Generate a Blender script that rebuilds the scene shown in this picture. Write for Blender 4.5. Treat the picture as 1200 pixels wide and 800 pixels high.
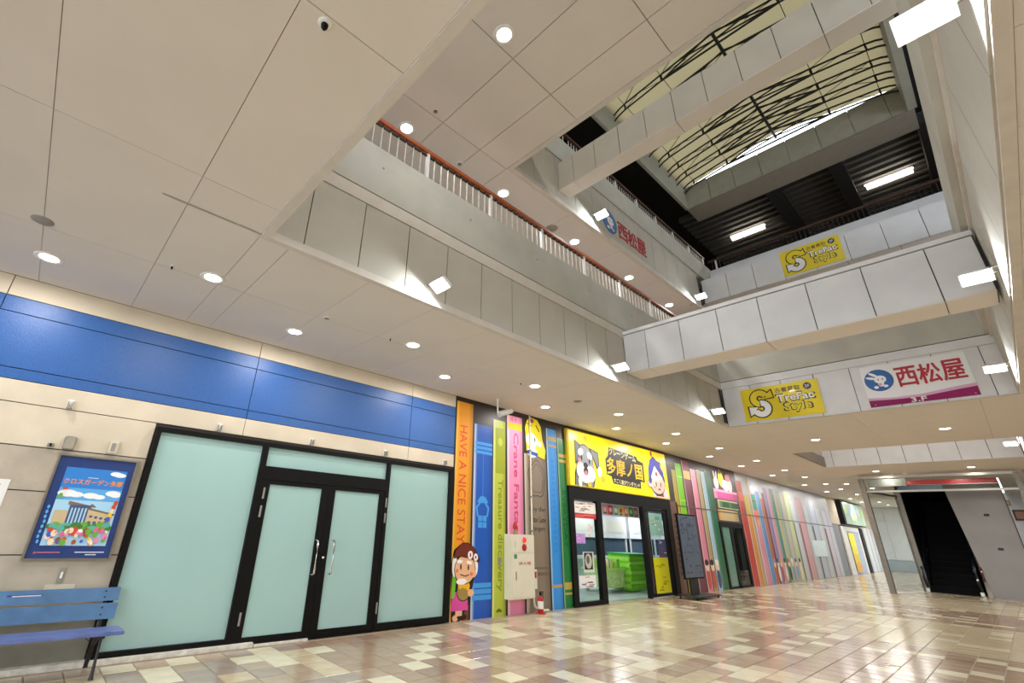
import bpy, bmesh, math, random
from mathutils import Vector, Matrix
for o in list(bpy.data.objects):
    bpy.data.objects.remove(o)
SC = bpy.context.scene
C = SC.collection
random.seed(7)
PI = math.pi

# ------------------------------------------------------------------ camera
cam = bpy.data.objects.new('camera', bpy.data.cameras.new('camera'))
C.objects.link(cam)
SC.camera = cam
cr = Vector((0.74838, 0.28659, 0.59816))       # right, down, forward in world axes come from the rows of this fit
ROWS = ((0.7483878, -0.66208843, 0.03942847), (0.28659088, 0.26919111, -0.91945735), (0.59814828, 0.6994105, 0.39120785))
r_, d_, f_ = [Vector(v).normalized() for v in ROWS]
f_ = r_.cross(d_).normalized(); d_ = f_.cross(r_).normalized()
cam.matrix_world = Matrix(((r_.x, -d_.x, -f_.x, 0), (r_.y, -d_.y, -f_.y, 0), (r_.z, -d_.z, -f_.z, 1.5), (0, 0, 0, 1)))
cam.data.sensor_width = 36
cam.data.lens = 540.786 / 1200 * 36
cam.data.shift_x = 66.36 / 1200
cam.data.shift_y = -10.62 / 1200
cam.data.clip_start = 0.02
cam.data.clip_end = 300

# ------------------------------------------------------------------ world, exposure
w = bpy.data.worlds.new('world'); SC.world = w; w.use_nodes = True
w.node_tree.nodes['Background'].inputs[0].default_value = (0.86, 0.93, 1.0, 1)
w.node_tree.nodes['Background'].inputs[1].default_value = 3.2
SC.view_settings.view_transform = 'Standard'
SC.view_settings.look = 'None'
SC.view_settings.gamma = 1
SC.view_settings.exposure = 0.57
SC.view_settings.use_curve_mapping = False
SC.cycles.max_bounces = 8
SC.cycles.diffuse_bounces = 5
SC.cycles.sample_clamp_indirect = 6
DOWN_W, FLOOD_W, TUBE_W = 16.0, 42.0, 16.0

# ------------------------------------------------------------------ materials
def lin(c):
    c = c.lstrip('#'); v = [int(c[i:i+2], 16) / 255 for i in (0, 2, 4)]
    return tuple(x / 12.92 if x <= .04045 else ((x + .055) / 1.055) ** 2.4 for x in v) + (1,)
_M = {}
def mat(name, col, rough=.6, metal=0, var=.06, scale=6, bump=0, emit=0, coat=0, spec=.5, trans=None, bscale=None):
    if name in _M: return _M[name]
    m = bpy.data.materials.new(name); m.use_nodes = True
    nt = m.node_tree; b = nt.nodes['Principled BSDF']
    c = lin(col)
    b.inputs['Roughness'].default_value = rough
    b.inputs['Metallic'].default_value = metal
    b.inputs['Coat Weight'].default_value = coat
    b.inputs['Specular IOR Level'].default_value = spec
    if var > 0:
        tc = nt.nodes.new('ShaderNodeTexCoord'); n = nt.nodes.new('ShaderNodeTexNoise')
        n.inputs['Scale'].default_value = scale; n.inputs['Detail'].default_value = 4
        nt.links.new(tc.outputs['Object'], n.inputs['Vector'])
        rp = nt.nodes.new('ShaderNodeValToRGB')
        rp.color_ramp.elements[0].position = .3; rp.color_ramp.elements[1].position = .72
        rp.color_ramp.elements[0].color = tuple(x * (1 - var) for x in c[:3]) + (1,)
        rp.color_ramp.elements[1].color = tuple(min(1, x * (1 + var)) for x in c[:3]) + (1,)
        nt.links.new(n.outputs['Fac'], rp.inputs['Fac'])
        nt.links.new(rp.outputs['Color'], b.inputs['Base Color'])
        if bump:
            n2 = n
            if bscale:
                n2 = nt.nodes.new('ShaderNodeTexNoise'); n2.inputs['Scale'].default_value = bscale; n2.inputs['Detail'].default_value = 3
                nt.links.new(tc.outputs['Object'], n2.inputs['Vector'])
            bp = nt.nodes.new('ShaderNodeBump'); bp.inputs['Strength'].default_value = bump; bp.inputs['Distance'].default_value = .01
            nt.links.new(n2.outputs['Fac'], bp.inputs['Height']); nt.links.new(bp.outputs['Normal'], b.inputs['Normal'])
    else:
        b.inputs['Base Color'].default_value = c
    if emit:
        b.inputs['Emission Color'].default_value = c; b.inputs['Emission Strength'].default_value = emit
    _M[name] = m
    return m
def glass(name, tint, mix=.12, rough=.02):
    if name in _M: return _M[name]
    m = bpy.data.materials.new(name); m.use_nodes = True; nt = m.node_tree
    nt.nodes.remove(nt.nodes['Principled BSDF'])
    out = nt.nodes['Material Output']
    t = nt.nodes.new('ShaderNodeBsdfTransparent'); t.inputs[0].default_value = lin(tint)
    g = nt.nodes.new('ShaderNodeBsdfGlossy'); g.inputs['Roughness'].default_value = rough
    lw = nt.nodes.new('ShaderNodeLayerWeight'); lw.inputs[0].default_value = .5
    pw = nt.nodes.new('ShaderNodeMath'); pw.operation = 'POWER'; pw.inputs[1].default_value = 4
    fr = nt.nodes.new('ShaderNodeMath'); fr.operation = 'MULTIPLY_ADD'; fr.inputs[1].default_value = .5; fr.inputs[2].default_value = .035
    nt.links.new(lw.outputs['Facing'], pw.inputs[0]); nt.links.new(pw.outputs[0], fr.inputs[0])
    mx = nt.nodes.new('ShaderNodeMixShader')
    nt.links.new(fr.outputs[0], mx.inputs[0]); nt.links.new(t.outputs[0], mx.inputs[1]); nt.links.new(g.outputs[0], mx.inputs[2])
    nt.links.new(mx.outputs[0], out.inputs[0])
    _M[name] = m
    return m
def emit(name, col, s):
    if name in _M: return _M[name]
    m = bpy.data.materials.new(name); m.use_nodes = True; nt = m.node_tree
    nt.nodes.remove(nt.nodes['Principled BSDF'])
    e = nt.nodes.new('ShaderNodeEmission'); e.inputs[0].default_value = lin(col); e.inputs[1].default_value = s
    nt.links.new(e.outputs[0], nt.nodes['Material Output'].inputs[0])
    _M[name] = m
    return m
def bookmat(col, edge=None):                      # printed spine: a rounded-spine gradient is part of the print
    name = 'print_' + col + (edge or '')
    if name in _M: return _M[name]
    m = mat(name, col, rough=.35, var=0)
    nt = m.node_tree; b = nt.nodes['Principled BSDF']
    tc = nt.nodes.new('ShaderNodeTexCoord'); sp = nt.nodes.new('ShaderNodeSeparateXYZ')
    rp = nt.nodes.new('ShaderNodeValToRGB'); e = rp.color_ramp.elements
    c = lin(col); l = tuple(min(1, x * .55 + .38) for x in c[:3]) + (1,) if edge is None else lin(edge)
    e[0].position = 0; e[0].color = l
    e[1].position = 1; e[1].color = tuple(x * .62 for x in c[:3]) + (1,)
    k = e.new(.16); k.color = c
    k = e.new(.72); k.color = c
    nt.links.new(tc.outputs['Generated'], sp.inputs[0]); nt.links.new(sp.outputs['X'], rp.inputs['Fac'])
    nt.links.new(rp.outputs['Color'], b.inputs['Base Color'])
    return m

CEIL = mat('ceiling_board', '#dcd6cf', .75, var=.03, scale=1.5)
CEILDARK = mat('ceiling_joint', '#8d8279', .9, var=.05)
CREAM = mat('cream_wall_board', '#cdc2ae', .7, var=.09, scale=2.2, bump=.12, bscale=60)
CREAM_DIRTY = mat('stained_cream_board', '#b3a999', .75, var=.16, scale=2.6, bump=.12, bscale=60)
GREYBASE = mat('stained_grey_base', '#8d897c', .8, var=.2, scale=2.5)
BLUE = mat('blue_wall_paint', '#2b5b9e', .38, var=.08, scale=30, bump=.25, bscale=90)
GROOVE = mat('dark_joint', '#4a443e', .9, var=0)
KERB = mat('worn_white_kerb', '#d5d1c6', .6, var=.22, scale=14)
BLACK = mat('black_frame_metal', '#060607', .5, var=0, spec=.2)
FROST = mat('frosted_mint_glass', '#9fc2c0', .16, var=.03, scale=1.2, coat=.3)
CHROME = mat('polished_steel', '#d8d8d8', .15, metal=1, var=0)
STEEL = mat('brushed_steel', '#a9a59a', .3, metal=1, var=.08, scale=20)
DKSTEEL = mat('dull_bronze_steel', '#7d766c', .35, metal=.8, var=.08, scale=9)
WHITE = mat('white_enamel', '#e6e6e2', .4, var=.03)
OFFWHITE = mat('ivory_plastic', '#cfc9b4', .5, var=.05)
GREYP = mat('grey_plastic', '#8f8c84', .5, var=.05)
SPAN = mat('spandrel_panel', '#bdb9af', .6, var=.06, scale=2.0, bump=.06, bscale=30)
SPANW = mat('white_spandrel_panel', '#d9dade', .5, var=.05, scale=3)
CONC = mat('painted_concrete', '#bdbcb4', .75, var=.1, scale=1.7, bump=.1, bscale=40)
LEDGE = mat('ledge_strip', '#d0cac2', .65, var=.05)
WOODRAIL = mat('orange_wood_rail', '#a8552c', .45, var=.2, scale=14)
DARKV = mat('dark_void_paint', '#141312', .85, var=.15)
SLAT = mat('louver_slat', '#4c4945', .6, var=.1)
FRAMEG = mat('skylight_frame_panel', '#9b9a8c', .7, var=.06)
TRUSS = mat('dark_truss_steel', '#1d1a17', .6, var=.1)
BENCHB = mat('blue_painted_wood', '#4b7198', .45, var=.2, scale=5)
BENCHS = mat('periwinkle_painted_wood', '#6474ac', .3, var=.2, scale=7)
IRON = mat('cast_iron', '#1d1c1d', .5, var=.2, scale=20)
LENS = emit('lamp_lens', '#fff6e6', 14)
FLOODL = emit('flood_lens', '#f2fbff', 16)
TUBE = emit('tube_lens', '#fff4df', 9)
RED = mat('red_paint', '#b01c1c', .35, var=.06)
YEL = mat('yellow_print', '#f2dd1e', .4, var=0)
PINKP = mat('pink_print', '#e2539f', .4, var=0)
def P(c, r=.4): return mat('ink_' + c.strip('#'), c, r, var=0)

# ------------------------------------------------------------------ mesh helpers
class MB:
    def __init__(s): s.v = []; s.f = []; s.m = []; s.sm = []
    def add(s, vs, fs, mi=0, smooth=False):
        n = len(s.v); s.v += [tuple(v) for v in vs]
        for f in fs: s.f.append([n + i for i in f]); s.m.append(mi); s.sm.append(smooth)
        return s
    def box(s, x0, x1, y0, y1, z0, z1, mi=0):
        x0, x1 = min(x0, x1), max(x0, x1); y0, y1 = min(y0, y1), max(y0, y1); z0, z1 = min(z0, z1), max(z0, z1)
        return s.add([(x0,y0,z0),(x1,y0,z0),(x1,y1,z0),(x0,y1,z0),(x0,y0,z1),(x1,y0,z1),(x1,y1,z1),(x0,y1,z1)],
                     [(0,3,2,1),(4,5,6,7),(0,1,5,4),(1,2,6,5),(2,3,7,6),(3,0,4,7)], mi)
    def prism(s, a, b, mi=0):                    # two matching rings of points
        n = len(a)
        fs = [tuple(range(n - 1, -1, -1)), tuple(range(n, 2 * n))] + [(i, (i + 1) % n, n + (i + 1) % n, n + i) for i in range(n)]
        return s.add(list(a) + list(b), fs, mi)
    def tube(s, pts, r, n=8, mi=0):
        pts = [Vector(p) for p in pts]; rings = []
        for i, p in enumerate(pts):
            t = (pts[min(i + 1, len(pts) - 1)] - pts[max(i - 1, 0)]).normalized()
            u = t.cross(Vector((0, 0, 1)))
            if u.length < 1e-3: u = t.cross(Vector((1, 0, 0)))
            u.normalize(); v = t.cross(u); rr = r[i] if isinstance(r, (list, tuple)) else r
            rings.append([p + (u * math.cos(2*PI*k/n) + v * math.sin(2*PI*k/n)) * rr for k in range(n)])
        vs = [q for g in rings for q in g]; fs = []
        for i in range(len(pts) - 1):
            for k in range(n):
                k2 = (k + 1) % n; fs.append((i*n+k, i*n+k2, (i+1)*n+k2, (i+1)*n+k))
        s.add(vs, fs, mi, n > 6)
        s.add(rings[0], [tuple(range(n - 1, -1, -1))], mi); s.add(rings[-1], [tuple(range(n))], mi)
        return s
    def lathe(s, c, prof, n=20, mi=0, axis='z'):
        vs = []
        for r, h in prof:
            for k in range(n):
                a = 2*PI*k/n; q = (r*math.cos(a), r*math.sin(a), h)
                if axis == 'y': q = (q[0], q[2], q[1])
                if axis == 'x': q = (q[2], q[0], q[1])
                vs.append((c[0]+q[0], c[1]+q[1], c[2]+q[2]))
        fs = []
        for i in range(len(prof) - 1):
            for k in range(n):
                k2 = (k+1) % n; fs.append((i*n+k, i*n+k2, (i+1)*n+k2, (i+1)*n+k))
        s.add(vs, fs, mi, True)
        m = len(prof) - 1
        s.add(vs[:n], [tuple(range(n))], mi); s.add(vs[m*n:], [tuple(range(n))], mi)
        return s
    def mesh(s, name, mats, off=(0, 0, 0)):
        me = bpy.data.meshes.new(name)
        me.from_pydata([(v[0]-off[0], v[1]-off[1], v[2]-off[2]) for v in s.v], [], s.f)
        for m in (mats if isinstance(mats, (list, tuple)) else [mats]): me.materials.append(m)
        me.polygons.foreach_set('material_index', s.m); me.polygons.foreach_set('use_smooth', s.sm)
        bm = bmesh.new(); bm.from_mesh(me); bmesh.ops.recalc_face_normals(bm, faces=bm.faces); bm.to_mesh(me); bm.free()
        me.update(); return me
    def build(s, name, mats, parent=None, base=None):
        off = base if base else wloc(parent)
        o = bpy.data.objects.new(name, s.mesh(name, mats, off)); C.objects.link(o)
        if parent: o.parent = parent
        if base:
            p = wloc(parent); o.location = (base[0]-p[0], base[1]-p[1], base[2]-p[2])
        return o
def wloc(o):
    v = Vector((0, 0, 0))
    while o: v += o.location; o = o.parent
    return tuple(v)
def B(name, x0, x1, y0, y1, z0, z1, m, parent=None, bev=0):
    o = MB().box(x0, x1, y0, y1, z0, z1).build(name, m, parent)
    if bev:
        bm = bmesh.new(); bm.from_mesh(o.data); bmesh.ops.bevel(bm, geom=bm.edges[:], offset=bev, segments=2, affect='EDGES'); bm.to_mesh(o.data); bm.free()
    return o
def inst(name, me, loc, parent):
    o = bpy.data.objects.new(name, me); C.objects.link(o); o.parent = parent
    p = wloc(parent); o.location = (loc[0]-p[0], loc[1]-p[1], loc[2]-p[2]); return o
def tag(o, label, cat, group=None, kind=None):
    o['label'] = label; o['category'] = cat
    if group: o['group'] = group
    if kind: o['kind'] = kind
    return o
def thing(name, label, cat, loc, group=None):
    o = bpy.data.objects.new(name, None); C.objects.link(o); o.location = loc; o.empty_display_size = .1
    return tag(o, label, cat, group)
def struct(o): o['kind'] = 'structure'; return o
def stuff(o): o['kind'] = 'stuff'; return o
def lamp(name, kind, loc, energy, parent, size=.16, target=(0, 0, -1), col=(1, .96, .92), spread=PI, sy=None):
    l = bpy.data.lights.new(name, kind); l.energy = energy; l.color = col
    if kind == 'AREA':
        l.shape = 'DISK' if sy is None else 'RECTANGLE'; l.size = size
        if sy: l.size_y = sy
        l.spread = spread
    else: l.shadow_soft_size = size
    o = bpy.data.objects.new(name, l); C.objects.link(o); p = wloc(parent); o.parent = parent
    o.location = (loc[0]-p[0], loc[1]-p[1], loc[2]-p[2])
    o.rotation_euler = Vector(target).to_track_quat('-Z', 'Y').to_euler(); return o

# flat print on a plane: origin, u axis, v axis (u to the reader's right, v up); normal faces the reader
class Plane:
    def __init__(s, o, u, v): s.o = Vector(o); s.u = Vector(u).normalized(); s.v = Vector(v).normalized(); s.n = s.u.cross(s.v)
    def pt(s, a, b, h=0): return s.o + s.u*a + s.v*b + s.n*h
def wallp(y): return Plane((0, y, 0), (1, 0, 0), (0, 0, 1))           # coordinates are then (X, Z)
def facep(x): return Plane((x, 0, 0), (0, -1, 0), (0, 0, 1))          # faces -X; coordinates (-Y, Z)
def poly(mb, pl, pts, h, t=.003, mi=0):
    mb.k = getattr(mb, 'k', 0) + 1; h += .00004 * mb.k; t += .00004 * mb.k
    mb.prism([pl.pt(a, b, h) for a, b in pts], [pl.pt(a, b, h + t) for a, b in pts], mi); return mb
def rect(mb, pl, a0, a1, b0, b1, h, t=.003, mi=0): return poly(mb, pl, [(a0,b0),(a1,b0),(a1,b1),(a0,b1)], h, t, mi)
def ell(mb, pl, a, b, ra, rb, h, t=.003, mi=0, n=22, rot=0, a0=0, a1=2*PI):
    pts = []
    for k in range(n):
        q = a0 + (a1-a0)*k/(n if a1-a0 > 6.2 else n-1); x, y = ra*math.cos(q), rb*math.sin(q)
        pts.append((a + x*math.cos(rot) - y*math.sin(rot), b + x*math.sin(rot) + y*math.cos(rot)))
    return poly(mb, pl, pts, h, t, mi)
def text(name, s, pl, a0, a1, b0, b1, h, m, parent, bold=0, turn=False, t=.003, shear=0, tilt=0):
    """letters filling the box a0..a1, b0..b1 of plane pl; turn=True reads downwards"""
    cu = bpy.data.curves.new('lettering', 'FONT'); cu.body = s; cu.size = 1; cu.offset = 0; cu.resolution_u = 3; cu.shear = shear
    tmp = bpy.data.objects.new('lettering', cu); C.objects.link(tmp)
    dg = bpy.context.evaluated_depsgraph_get(); dg.update()
    me = bpy.data.meshes.new_from_object(tmp.evaluated_get(dg)); bpy.data.objects.remove(tmp)
    bm = bmesh.new(); bm.from_mesh(me)
    bmesh.ops.remove_doubles(bm, verts=bm.verts, dist=1e-4)
    xs = [v.co.x for v in bm.verts]; ys = [v.co.y for v in bm.verts]
    if not xs: return None
    x0, x1, y0, y1 = min(xs), max(xs), min(ys), max(ys)
    base = wloc(parent)
    for v in bm.verts:
        p = (v.co.x - x0) / (x1 - x0); q = (v.co.y - y0) / max(1e-6, y1 - y0)
        if turn: a = a0 + (a1 - a0) * q; b = b1 - (b1 - b0) * p
        else: a = a0 + (a1 - a0) * p; b = b0 + (b1 - b0) * q + tilt * (p - .5)
        v.co = pl.pt(a, b, h) - Vector(base)
    r = bmesh.ops.extrude_face_region(bm, geom=bm.faces[:])
    bmesh.ops.translate(bm, vec=pl.n * t, verts=[g for g in r['geom'] if isinstance(g, bmesh.types.BMVert)])
    bmesh.ops.recalc_face_normals(bm, faces=bm.faces)
    if bold:                                     # heavier stroke: the same letters overprinted a little to each side
        n = len(s); ew = bold * (b1 - b0) / (n if turn else 1) * (3 if turn else 1)
        src = bm.faces[:]
        for q in range(8):
            g = bmesh.ops.duplicate(bm, geom=src)
            bmesh.ops.translate(bm, vec=pl.u * ew * math.cos(q*PI/4) + pl.v * ew * math.sin(q*PI/4) - pl.n * .00008 * (q + 1), verts=[x for x in g['geom'] if isinstance(x, bmesh.types.BMVert)])
    bm.to_mesh(me); bm.free(); me.materials.clear(); me.materials.append(m)
    o = bpy.data.objects.new(name, me); C.objects.link(o); o.parent = parent
    return o
ORD = ['first', 'second', 'third', 'fourth', 'fifth', 'sixth', 'seventh', 'eighth', 'ninth', 'tenth', 'eleventh', 'twelfth', 'thirteenth', 'fourteenth', 'fifteenth', 'sixteenth']

D, ZC = 7.06, 4.05
# ================================================================== FLOOR
floor = struct(B('floor', -14, 62, -8, 7.3, -.2, -.008, mat('floor_grout', '#8a8073', .6, var=.1)))
TC = {'tan': '#b3a08a', 'beige': '#cabb9d', 'cream': '#ded5ba', 'rose': '#a9917b', 'taupe': '#a5978a', 'rust': '#9c8170'}
TM = {k: mat('tile_' + k, v, .17, var=.09, scale=5, bump=.03, bscale=9, spec=.55) for k, v in TC.items()}
tile_me = {}
PT = .308
def tile_mb(x0, x1, y0, y1, mi=0, mb=None):
    mb = mb or MB(); g = .004; e = .004
    a = [(x0+g,y0+g,-.008),(x1-g,y0+g,-.008),(x1-g,y1-g,-.008),(x0+g,y1-g,-.008)]
    b = [(x0+g+e,y0+g+e,0),(x1-g-e,y0+g+e,0),(x1-g-e,y1-g-e,0),(x0+g+e,y1-g-e,0)]
    n = [(4,5,6,7),(0,1,5,4),(1,2,6,5),(2,3,7,6),(3,0,4,7)]
    return mb.add(a + b, n, mi)
for k, m in TM.items(): tile_me[k] = tile_mb(-PT/2, PT/2, -PT/2, PT/2).mesh('tile', m)
def region(x, y):
    if y > 3.8:
        return 'mixt' if x < 3.4 else 'rose' if x < 5.8 else 'mix' if x < 7.4 else 'cream' if x < 12.2 else 'rose' if x < 18 else 'cream' if x < 23 else 'mix'
    return 'mix' if x < 8 else 'rose' if x < 12 else 'cream' if x < 16.3 else 'rose' if x < 20 else 'cream' if x < 24 else 'mix'
def tile_kind(i, j, x, y):
    r = random.Random(i * 7919 + j * 104729).random(); g = region(x, y)
    if g == 'mixt': return 'cream' if r < .16 else 'beige' if r < .45 else 'tan' if r < .78 else 'taupe'
    if g == 'rose': return 'cream' if r < .2 else 'rose' if r < .72 else 'rust' if r < .82 else 'tan'
    if g == 'mix': return 'cream' if r < .22 else 'beige' if r < .6 else 'tan' if r < .86 else 'rose'
    return 'beige' if r < .8 else 'cream'
cand = []
for i in range(-8, 110):
    for j in range(-18, 23):
        x = 1.115 + PT*(i - 3) + PT/2; y = .68 + .3105*j + .155
        if y > 6.93 or x > 32: continue
        cand.append((math.hypot(x, y) if x > -1.0 and y > .12*x - .4 and not (x < 3.4 and y < 7.2 - 1.25*max(0, x) - .6) else 1e6 + math.hypot(x, y), i, j, x, y))
cand.sort()
rest = MB(); keys = list(TM)
for n, (dd, i, j, x, y) in enumerate(cand):
    k = tile_kind(i, j, x, y)
    if n < 300: inst('tile', tile_me[k], (x, y, 0), floor)
    else: tile_mb(x-PT/2, x+PT/2, y-.155, y+.155, keys.index(k), rest)
stuff(rest.build('tiling', [TM[k] for k in keys], floor))
B('screed', 32.1, 62, -8, 7.3, -.008, -.001, TM['beige'], floor)
B('edge_strip', -6, 45, 6.925, 7.06, -.008, -.0005, TM['tan'], floor)

# ================================================================== CEILING (underside of upper floor)
ceil = struct(B('ceiling', -6, 1.07, -7, 7.3, 4.062, 4.4, CEILDARK))
for r in ((1.07, 12.42, 4.15, 7.3), (1.07, 12.42, -7, -.64), (12.47, 17.45, -7, 7.3), (17.45, 21.2, 4.05, 7.3), (17.45, 21.2, -7, -.6),
          (21.21, 27, -7, 7.3), (27, 62, 3.15, 7.3), (27, 62, -7, .1)):
    B('slab', r[0], r[1], r[2], r[3], 4.062, 4.4, CEILDARK, ceil)
PW, PL = .955, 1.88
def panels(rects):
    cache = {}
    for (X0, X1, Y0, Y1) in rects:
        i0 = math.floor((X0 - .344)/PW); j0 = math.floor((Y0 - 1.76)/PL)
        for i in range(i0, math.ceil((X1 - .344)/PW) + 1):
            for j in range(j0, math.ceil((Y1 - 1.76)/PL) + 1):
                a0, a1 = max(X0, .344+i*PW), min(X1, .344+(i+1)*PW); b0, b1 = max(Y0, 1.76+j*PL), min(Y1, 1.76+(j+1)*PL)
                if a1 - a0 < .03 or b1 - b0 < .03: continue
                g = .0025; key = (round(a1-a0, 3), round(b1-b0, 3))
                if key not in cache:
                    cache[key] = MB().box(g, a1-a0-g, g, b1-b0-g, 0, .012).mesh('panel', CEIL)
                inst('panel', cache[key], (a0, b0, 4.05), ceil)
panels([(-1.6, 1.0, -.75, 7.06), (1.0, 12.49, 4.17, 7.06), (12.49, 17.38, -.75, 7.06), (1.0, 12.49, -1.7, -.68)])
for r in ((-6, -1.6, -7, 7.06), (-1.6, 1.0, -7, -.75), (1.0, 12.49, -7, -1.7), (12.49, 17.38, -7, -.75), (17.38, 21.2, 4.12, 7.06), (17.38, 21.2, -7, -.67), (21.2, 27, -7, 7.06), (27, 62, 3.15, 7.06), (27, 62, -7, .1)):
    B('far_board', r[0], r[1], r[2], r[3], 4.05, 4.062, CEIL, ceil)
# lip round the atrium opening
def lip(n, x0, x1, y0, y1, z=4.035, t=.085, m=LEDGE): return struct(B(n, x0, x1, y0, y1, z, z + t, m))
lip('trim_1', 1.0, 1.075, -.675, 4.165)
lip('trim_2', 1.075, 12.415, 4.09, 4.165)
lip('trim_3', 12.415, 12.49, -.675, 4.165, 4.044, .012)
lip('trim_4', 1.075, 12.415, -.675, -.6, 4.03, .1)

# ================================================================== LEFT WALL
_w = MB()
for a in ((-14, 9.8, 0, 4.4), (9.8, 15.0, 2.58, 4.4), (15.0, 18.66, 0, 4.4), (18.66, 20.85, 2.1, 4.4), (20.85, 62, 0, 4.4), (-14, 62, 4.4, 11.4)): _w.box(a[0], a[1], 7.085, 7.3, a[2], a[3])
wall = struct(_w.build('wall_left', GROOVE))
def board(x0, x1, z0, z1, m, y=D, g=.006, nm='board'):
    return B(nm, x0+g, x1-g, y, 7.085, z0+g, z1-g, m, wall)
segs = [(-3.5, -.82), (-.82, 2.10), (2.10, 5.03), (5.03, 6.14)]
for a, b in segs:
    for z0, z1, m in ((2.61, 2.855, CREAM), (2.855, 2.98, BLUE), (2.98, 3.61, BLUE), (3.61, 3.80, BLUE), (3.80, 4.05, CREAM)):
        board(a, b, z0, z1, m, g=.005 if m is BLUE or z0 > 3.7 else .004, nm='blue_panel' if m is BLUE else 'board')
for z0, z1, m in ((2.157, 2.61, CREAM), (1.70, 2.157, CREAM_DIRTY), (1.067, 1.70, CREAM_DIRTY), (.45, 1.067, CREAM_DIRTY)):
    board(-3.5, 1.02, z0, z1, m)
board(-3.5, .99, .05, .44, GREYBASE)
struct(B('baseboard_left', -3.5, 2.75, 6.94, 7.084, 0, .055, KERB, bev=.006))
B('sealant_strip', 2.76, 3.5, 6.94, 6.98, 0, .028, KERB, None, .004)
tag(bpy.data.objects['sealant_strip'], 'short worn white strip on the floor at the black double doors', 'strip')

# ------------------------------------------------------------------ black framed shopfront
sf = thing('shopfront', 'black framed frosted glass shopfront with double doors under the blue band', 'shopfront', (3.56, D, 0))
Y0, Y1 = 6.985, 7.084
f = MB()
for a in ((1.03, 6.10, 2.50, 2.56), (1.03, 1.09, .02, 2.5), (5.99, 6.10, .02, 2.5), (2.405, 2.49, .11, 2.5), (4.57, 4.64, .11, 2.5),
          (2.49, 4.57, 2.045, 2.23), (1.09, 2.49, .02, .11), (4.57, 5.99, .02, .11), (2.49, 4.57, .0, .03)):
    f.box(a[0], a[1], Y0, Y1, a[2], a[3])
f.build('frame', BLACK, sf)
for i, (a0, a1, b0, b1) in enumerate(((1.09, 2.405, .11, 2.5), (4.64, 5.99, .11, 2.5), (2.49, 4.57, 2.23, 2.5))):
    B('glass_pane' if i < 2 else 'transom_pane', a0, a1, 7.03, 7.05, b0, b1, FROST, sf)
for x0, x1, g0, g1, hx in ((2.492, 3.528, 2.60, 3.415, 3.43), (3.532, 4.568, 3.645, 4.46, 3.70)):
    d = MB()
    for a in ((x0, g0, .035, 2.04), (g1, x1, .035, 2.04), (g0, g1, .035, .11), (g0, g1, 1.985, 2.04)): d.box(a[0], a[1], 6.99, 7.045, a[2], a[3])
    d = d.build('door', BLACK, sf)
    B('pane', g0, g1, 7.01, 7.03, .11, 1.985, FROST, d)
    MB().tube([(hx, 6.985, 1.265), (hx, 6.93, 1.265), (hx, 6.905, 1.245), (hx, 6.90, 1.2), (hx, 6.90, .88), (hx, 6.905, .835), (hx, 6.93, .815), (hx, 6.985, .815)], .013, 8).build('handle', CHROME, d)
    sx = 2.53 if x0 < 3 else 4.60
    for z in (1.86, 1.62, .32): B('hinge', sx-.012, sx+.012, 6.975, 6.988, z-.075, z+.075, GREYP, d)
MB().lathe((3.58, 6.985, 1.03), [(.001, 0), (.02, 0), (.02, -.012), (.001, -.014)], 12, 0, 'y').build('lock', CHROME, sf)

# small wall brackets above the shopfront
for i, x in enumerate((.10, 1.766, 3.142, 4.52, 5.883)):
    t = thing('wall_bracket', 'small clear plastic bracket on the cream strip, %s from the left end' % ORD[i], 'bracket', (x, D, 2.67), 'brackets above the shopfront')
    z = 2.67
    B('plate', x-.032, x+.032, 7.035, 7.06, z-.045, z+.055, WHITE, t, .004)
    MB().box(x-.026, x-.018, 6.985, 7.035, z-.05, z+.03).box(x+.018, x+.026, 6.985, 7.035, z-.05, z+.03).box(x-.018, x+.018, 6.985, 6.993, z-.05, z-.03).build('clip', GREYP, t)
t = thing('junction_box', 'grey metal junction box on the cream wall above the blue poster', 'box', (.22, D, 2.2))
B('body', .165, .275, 6.99, 7.06, 2.16, 2.31, GREYP, t, .01); B('lid', .175, .265, 6.982, 6.99, 2.17, 2.30, mat('taupe_lid', '#9a9384', .5), t)
t = thing('sensor_box', 'ivory sensor box with raised centre beside the grey junction box', 'box', (.64, D, 2.2))
B('body', .59, .69, 7.01, 7.06, 2.17, 2.32, OFFWHITE, t, .008); B('window', .62, .66, 7.0, 7.01, 2.2, 2.29, GREYP, t)
t = thing('cable_clip', 'tiny dark cable clip on the groove left of the grey junction box', 'clip', (.06, D, 2.2))
B('body', .03, .09, 7.03, 7.06, 2.175, 2.215, GREYP, t, .004); B('tongue', .05, .07, 7.02, 7.03, 2.18, 2.21, BLACK, t)
t = thing('wall_switch', 'narrow grey switch plate on the wall between poster and bench', 'switch', (.55, D, .87))
B('plate', .525, .575, 7.045, 7.06, .79, .94, GREYP, t, .004); B('rocker', .54, .56, 7.037, 7.045, .84, .9, WHITE, t)
t = thing('tape_patch', 'pale strip of old tape on the wall behind the bench top', 'tape', (.6, D, .76))
B('strip', .44, .70, 7.056, 7.0605, .70, .78, mat('old_tape', '#cfc7b5', .6), t)
t = thing('notice_sheet', 'white paper notice at the far left edge of the cream wall', 'notice', (-.35, D, 1.65))
B('sheet', -.45, -.155, 7.053, 7.0595, 1.50, 1.80, WHITE, t)
mb = MB(); pl = wallp(7.053)
for k in range(7): rect(mb, pl, -.42, -.22, 1.74-.035*k, 1.75-.035*k, 0, .0008)
mb.build('printed_line', P('#8c8c94'), t)

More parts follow.
